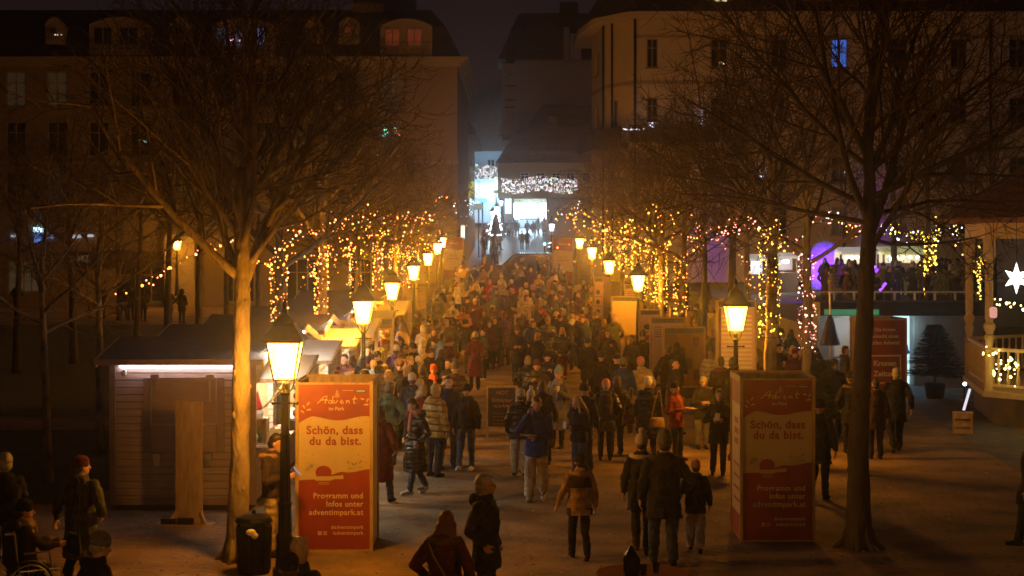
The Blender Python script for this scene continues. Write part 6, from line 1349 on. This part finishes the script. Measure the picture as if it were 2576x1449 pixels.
HT={'1764,948':1.55,'1706,960':1.62,'1806,982':1.64,'1306,979':1.66,'1327,976':1.6,'1401,920':1.74,'1522,954':1.66,'1632,946':1.68}
CR=[]; spots=[]
POS=(TALK,CUPL,CUPR,PKF,HOLDF,PK,ST,CUPF,SF)
def cname(x,y): return f'{x},{y}'
for i,c in enumerate(C):
    px,py,face,coat,cc,hd=c[:6]; ex=tuple(c[6:]); fem=hd[0] in('long','bob','bun','pony') or any(e[0] in('scarf','shawl') for e in ex)
    ps={'1248,800':SF,'1416,825':WF,'1763,948':HOLD,'1806,982':HOLDF,'1706,960':HOLDF,'1401,920':CUPF,'1194,835':CUPF,'1133,848':CUPF,'1303,820':HOLD,'1764,948':HOLD}.get(cname(px,py)) or (POS[(i*5)%9] if not fem else (PKF,HOLDF,CUPF,SF)[i%4])
    kw=dict(EXTRA.get(cname(px,py),{})); h=HT.get(cname(px,py),(1.66 if fem else 1.74)+rnd.uniform(-.04,.05)); kw.setdefault('tr',rnd.choice(['black','charcoal','denim','navy','dark brown']))
    if 'long' in coat and 'tr' not in EXTRA.get(cname(px,py),{}): kw['tr']='black'
    v=.011 if py>880 else .015
    hh=h*(1.04 if hd[0] in('tall','pompom','fur') else 1.015 if hd[0] in('beanie',) else 1.0)
    o=person(byhead(px,py,hh),face,h,ps,coat,cc,kw.pop('tr'),hd,ex,vox=.011 if py>880 else .015,**kw); CR.append(o); spots.append((o.location.x,o.location.y))
    k=cname(px,py)
    if k=='1401,920': held(o,'cup',(.13,-.33,1.34),'white paper cup of the woman in the light blue hat and lavender scarf')
    if k=='1133,848': held(o,'cup',(.13,-.33,1.34),'pale cup held by the woman in maroon')
    if k=='1806,982': held(o,'napkin',(0,-.36,1.22),'white napkin held by the dark-haired woman by the right column')
    if k=='1706,960': held(o,'plate',(0,-.36,1.18),'paper tray held by the person in the dark red jacket')
    if k=='1522,954': M=Matrix.Translation(o.location)@Matrix.Rotation(o.rotation_euler.z,4,'Z'); bag('backpack',M@V((0,.24,1.18)),'dark brown','dark brown backpack worn by the person in the pink beanie',math.degrees(o.rotation_euler.z))
    if k=='1514,804': M=Matrix.Translation(o.location)@Matrix.Rotation(o.rotation_euler.z,4,'Z'); bag('backpack',M@V((0,.24,1.18)),'brown','brown backpack worn by the walker in the mustard beanie',math.degrees(o.rotation_euler.z))
    if k=='1549,948': bag('handbag',o.location+V((.27,-.1,.80)),'tan','tan handbag hanging at the shoulder of the brown-haired woman',20)
    if k=='1632,946': bag('handbag',o.location+V((.15,-.3,.78)),'tan','tan crossbody bag on the person in the white beanie',10)
# ---- more of the crowd, filling between
rc=random.Random(21); n=0; tries=0
HATS=[('beanie',None)]*6+[('pompom',None)]*1+[('short','h')]*5+[('long','h')]*3+[('bob','h')]*2+[('pony','h')]+[('hood',None)]*1+[('cap',None)]
HC=['brown hair','dark hair','blond','dark hair','brown hair','auburn','grey hair']; BC=['black','charcoal','grey','beige','cream','maroon','navy','light grey','tan','mustard','purple','brown','blue','white','dark red']
CC=['black','black','charcoal','charcoal','navy','dark brown','olive','maroon','brown','tan','grey','dark green','purple','beige','blue','cream','denim']
REG=[(40,62,-4.2,2.6,44),(62,84,-3.6,3.5,46),(84,104,-3.2,2.6,26),(33.5,40,-3.4,-1.0,5),(44,60,5.0,9.5,12),(60,85,4.6,9.0,14)]
for (y0,y1,x0,x1,cnt) in REG:
    k=0; tries=0
    while k<cnt and tries<3000:
        tries+=1; y=rc.uniform(y0,y1); x=rc.uniform(x0,x1)
        if any((x-a)**2+((y-b)*1.0)**2<.42**2 for a,b in spots): continue
        if 46<y<58 and .2<x<2.8 and rc.random()<.5: continue
        if any(abs(y-d)<.6 and abs(x-(px-HX)*d/FP)<.4 for px,d in LAMPS): continue
        # keep the clear strips of gravel the photograph shows
        sx=HX+x*FP/y; hy=HY+(CH-g(x,y)-1.7)*FP/y; fy=HY+(CH-g(x,y))*FP/y
        if fy>935 and sx>1040 and x<4: continue
        hk,hc=rc.choice(HATS); fem=hk in('long','bob','pony'); hd=(hk,rc.choice(HC if hc else BC)); cc=rc.choice(CC); coat=rc.choice(['hip','mid','puff_hip','mid','long','hip','puff_mid'])
        o=person((x,y,g(x,y)),rc.choice([0,20,-30,60,-70,90,120,150,180,180,190,170,200,210,-110]),rc.uniform(1.6,1.84),rc.choice([PKF,HOLDF,CUPF,SF] if fem else [TALK,CUPL,CUPR,PK,ST]),coat,cc,rc.choice(['black','charcoal','denim','navy']),hd,vox=.015); spots.append((x,y)); CR.append(o); k+=1
# ---- street beyond, terrace and far left
FARP=[]
for k in range(26):
    px=rc.uniform(1262,1378) if k<16 else rc.uniform(1212,1256); d=rc.uniform(176,204) if k<16 else rc.uniform(122,160)
    x=(px-HX)*d/FP; FARP.append(person((x,d,g(x,d)),rc.choice([0,180,170,20,90]),rc.uniform(1.65,1.85),rc.choice([PK,ST,W1]),'mid',rc.choice(['black','charcoal','navy','brown','tan']),'black',(rc.choice(['beanie','short','long']),rc.choice(['dark hair','brown hair'])),vox=.015))
for px,d in((1313,150),(1327,151)): x=(px-HX)*d/FP; FARP.append(person((x,d,g(x,d)),180,1.76,W1,'mid','olive' if px==1313 else 'navy','denim',('short','dark hair'),vox=.015))
TERP=[]; ts=[]
tries=0
while len(TERP)<52 and tries<4000:
    tries+=1; y=rc.uniform(57,84); px=rc.choice([rc.uniform(2070,2330),rc.uniform(2070,2200),rc.uniform(2330,2450)]); x=(px-HX)*y/FP
    if x<tx0+.4 or any((x-a)**2+(y-b)**2<.5**2 for a,b in ts): continue
    ts.append((x,y)); TERP.append(person((x,y,TZ),rc.choice([0,180,160,90,-90,200]),rc.uniform(1.6,1.85),rc.choice([PK,TALK,CUPL]),rc.choice(['mid','puff_hip','long']),rc.choice(['black','charcoal','navy','grey','brown','purple','light grey']),'black',(rc.choice(['beanie','short','long','hood']),rc.choice(['charcoal','dark hair','light grey','brown hair'])),vox=.015))
for px,py,face,cc,hd,lb in((420,700,180,'black',('short','dark hair'),'tall dark man standing before the lit portal on the far left'),(455,703,170,'charcoal',('hood','charcoal'),'hooded dark figure next to the tall man before the portal'),(398,720,120,'brown',('beanie','black'),'person walking with long stride left of the tall man at the portal'),(338,698,0,'charcoal',('short','blond'),'fair-haired person below the dark shop sign'),(300,742,90,'red',('beanie','mustard'),'small child in red trousers on the far left lawn path'),(74,710,180,'black',('short','dark hair'),'dark passer-by before the pale shop window at the left edge'),(525,690,200,'charcoal',('beanie','charcoal'),'dark figure right of the lit portal by the trunk'),(560,695,160,'black',('hood','black'),'hooded figure between portal and big tree fork')):
    h=1.1 if 'child' in lb else 1.75; x=(px-HX)*99/FP; person((x,98-.02*px,g(x,98-.02*px)),face,h,W1 if 'stride' in lb else PK,'hip' if h<1.5 else 'mid',cc,'red' if h<1.5 else 'black',hd,vox=.015,label=lb)
# striped beach-hut style dark umbrella folded at the bar
p=at(2088,865,50.5); um=thing('folded_umbrella','dark folded parasol standing left of the bar hatch','umbrella',(p.x,50.5,0)); m=MB(); m.tube([(0,0,0),(0,0,3.0)],.03,6); m.build('pole',M_metal,um); m=MB(); m.lathe([(.28,1.45),(.30,1.5),(.14,2.1),(.04,2.35)],8); m.build('canopy',M_dark,um)
# ---------------------------------------------------------------- labels for the people of the crowd
COATN={'short':'short jacket','hip':'jacket','mid':'coat','long':'long coat','xlong':'very long coat','puff_hip':'quilted jacket','puff_mid':'quilted coat','puff_long':'long quilted coat'}
def headn(h):
    k,c=h; c=c.replace(' hair','').replace('dark','dark').replace('grey hair','grey')
    if k in('short','long','bob','bun','pony'): return {'short':'short','long':'long','bob':'chin-length','bun':'tied-up','pony':'tied-back'}[k]+' '+c.replace(' hair','')+' hair'
    return c+' '+{'beanie':'beanie','pompom':'bobble hat','tall':'pointed beanie','cap':'cap','fur':'fur hat','hood':'hood'}[k]
LMK=[(f'{nth[i]} left lamp',(px-HX)*d/FP,d) for i,(px,d) in enumerate(LAMPS[:7])]+[(f'{nth[i]} right lamp',(px-HX)*d/FP,d) for i,(px,d) in enumerate(LAMPS[7:])]+[('chalkboard',-.1,37.5),('black van',.9,104),('far left orange column',-3.6,103),('far right orange column',3.1,102),('dark-backed board',4.9,47),('lit end shop',1.2,205),('parked cars',3,122),('violet screen',17,88),('yellow-lit terrace tree',16.2,66),('stage light',15,72),('bar roof edge',12,56)]
used={o.get('label') for o in COL.objects if o.get('label')}; 
for (o,hd,cc,coat,face,tr) in PEOPLE:
    if o.get('label'): continue
    x,y=o.location.x,o.location.y; f=face%360
    fc='facing the camera' if f<35 or f>325 else 'facing right' if f<145 else 'seen from behind' if f<=215 else 'facing left'
    near=sorted(LMK,key=lambda l:(l[1]-x)**2+((l[2]-y)*.6)**2)
    base=f'person in {cc} {COATN[coat]}, {headn(hd)}'
    done=False
    cands=[f'{base}, {fc}']
    for l in near[:3]:
        rel_='behind' if y>l[2]+1.2 else 'before' if y<l[2]-1.2 else 'right of' if x>l[1] else 'left of'
        cands+= [f'{base}, {rel_} the {l[0]}',f'{base}, {fc}, {rel_} {l[0]}']
    for c_ in cands:
        if c_ not in used and len(c_.split())<=16:
            o['label']=c_; used.add(c_); done=True; break
    if not done: o['label']=cands[-1]+' too'
for o in CR:
    o.rotation_euler.x+=R(rc.uniform(-2.5,2.5)); o.rotation_euler.y+=R(rc.uniform(-2,2))
for o in CR: o['group']='market visitors crowding the avenue'
for o in FARP: o['group']='passers-by in the far street'
for o in TERP: o['group']='guests on the terrace'
for o in COL.objects:
    if o.get('label') and len(o['label'].split())>16: print('LONG',o['label'])

# ================================================================ small lights on the facades, litter on the gravel
EC=[em('green_dot',(.1,1,.5),3),em('red_dot',(1,.08,.05),3),em('turquoise_dot',(.1,.8,.9),3)]
def cluster(label,x0,x1,y0,y1,d,n,mats,r,seed=1,cat='string lights'):
    rr=random.Random(seed); pts=[at(rr.uniform(x0,x1),rr.uniform(y0,y1),d) for _ in range(n)]
    return bulbs(label,pts,mats,r,wire=False,seed=seed,cat=cat)
cluster('small green and red window lights on the left block, left bunch',964,976,322,345,DL-.3,22,EC,.05,3)
cluster('small green and red window lights on the left block, right bunch',990,1005,320,342,DL-.3,22,EC,.05,4)
cluster('faint greenish window lights low on the left block',350,372,350,358,DL-.3,9,[em('pale_green_dot',(.6,1,.7),.8)],.05,5)
cluster('two white and rose window lamps in the lit dormer',562,612,98,103,DL-.9,5,[em('pink_dot',(1,.4,.6),4)],.07,6)
cluster('white lights bunched like a star on the right balcony rail',1631,1652,306,322,DR-1.3,34,[EWM],.045,7)
cluster('thin row of white lights along the right balcony rail',1566,1626,322,327,DR-1.25,26,[EWM],.03,8)
cluster('white lights hanging at the second window of the right block',1764,1770,266,318,DR-.4,16,[EWM],.045,9)
cluster('dim warm candle lights in an upper window of the right block',1795,1826,156,161,DR-.1,5,[em('candle_dot',(1,.5,.2),1.5)],.05,10)
cluster('faint white dots in the far left roof window',135,156,85,90,DL-.9,4,[em('dim_dot',(1,.8,.6),1)],.05,11)
for (px,py,lb) in((1917,443,'small cold lamp on the right facade above the golden tree'),(2127,431,'small cold lamp on the right facade above the terrace')):
    t=thing('wall_lamp',lb,'wall lamp',tuple(at(px,py,DR-.25))); m=MB(); m.ell((0,0,0),(.1,.1,.1),8,6); m.build('globe',em('cold_globe',(.6,.8,1),5),t); m=MB(); m.box(-.03,.03,.05,.24,-.03,.03); m.build('bracket',M_iron,t)
rl_=random.Random(77); m=MB(); M_leaf=mat('fallen_leaf',(.09,.05,.02),.8,.4,3); M_chip=mat('pale_scrap',(.42,.36,.28),.8,.3,3); M_stone=mat('dark_grit',(.05,.045,.04),.9,.3,5)
for k in range(6500):
    y=16+44*rl_.random()**1.6; x=rl_.uniform(-.32,.32)*y
    if x<-6.6 and y>29.5: continue
    s=rl_.uniform(.018,.05); a=rl_.uniform(0,6.3); z=g(x,y)+.02; mi=rl_.choice((0,0,0,1,2,2))
    if mi==2: s*=.8
    c_,s_=math.cos(a)*s,math.sin(a)*s; m.add([(x-c_,y-s_,z),(x+s_*.6,y-c_*.6,z+.004),(x+c_,y+s_,z+.012),(x-s_*.6,y+c_*.6,z+.006)],[(0,1,2,3)],mi)
tag(m.build('leaf_litter',[M_leaf,M_chip,M_stone]),'fallen leaves, grit and paper scraps scattered over the trodden gravel','litter',kind='stuff')
# ================================================================ haze
hb=MB(); hb.box(-62,62,-3,262,-2,34); hz=hb.build('haze',bpy.data.materials.new('haze_air')); hm_=hz.data.materials[0]; hm_.use_nodes=True; nt=hm_.node_tree; nt.nodes.remove(nt.nodes['Principled BSDF'])
pvn=nt.nodes.new('ShaderNodeVolumePrincipled'); pvn.inputs['Color'].default_value=(.9,.88,.9,1); pvn.inputs['Density'].default_value=.0011; pvn.inputs['Anisotropy'].default_value=.95
nt.links.new(pvn.outputs[0],nt.nodes['Material Output'].inputs['Volume']); tag(hz,kind='stuff')

bpy.data.scenes.remove(SHOP)
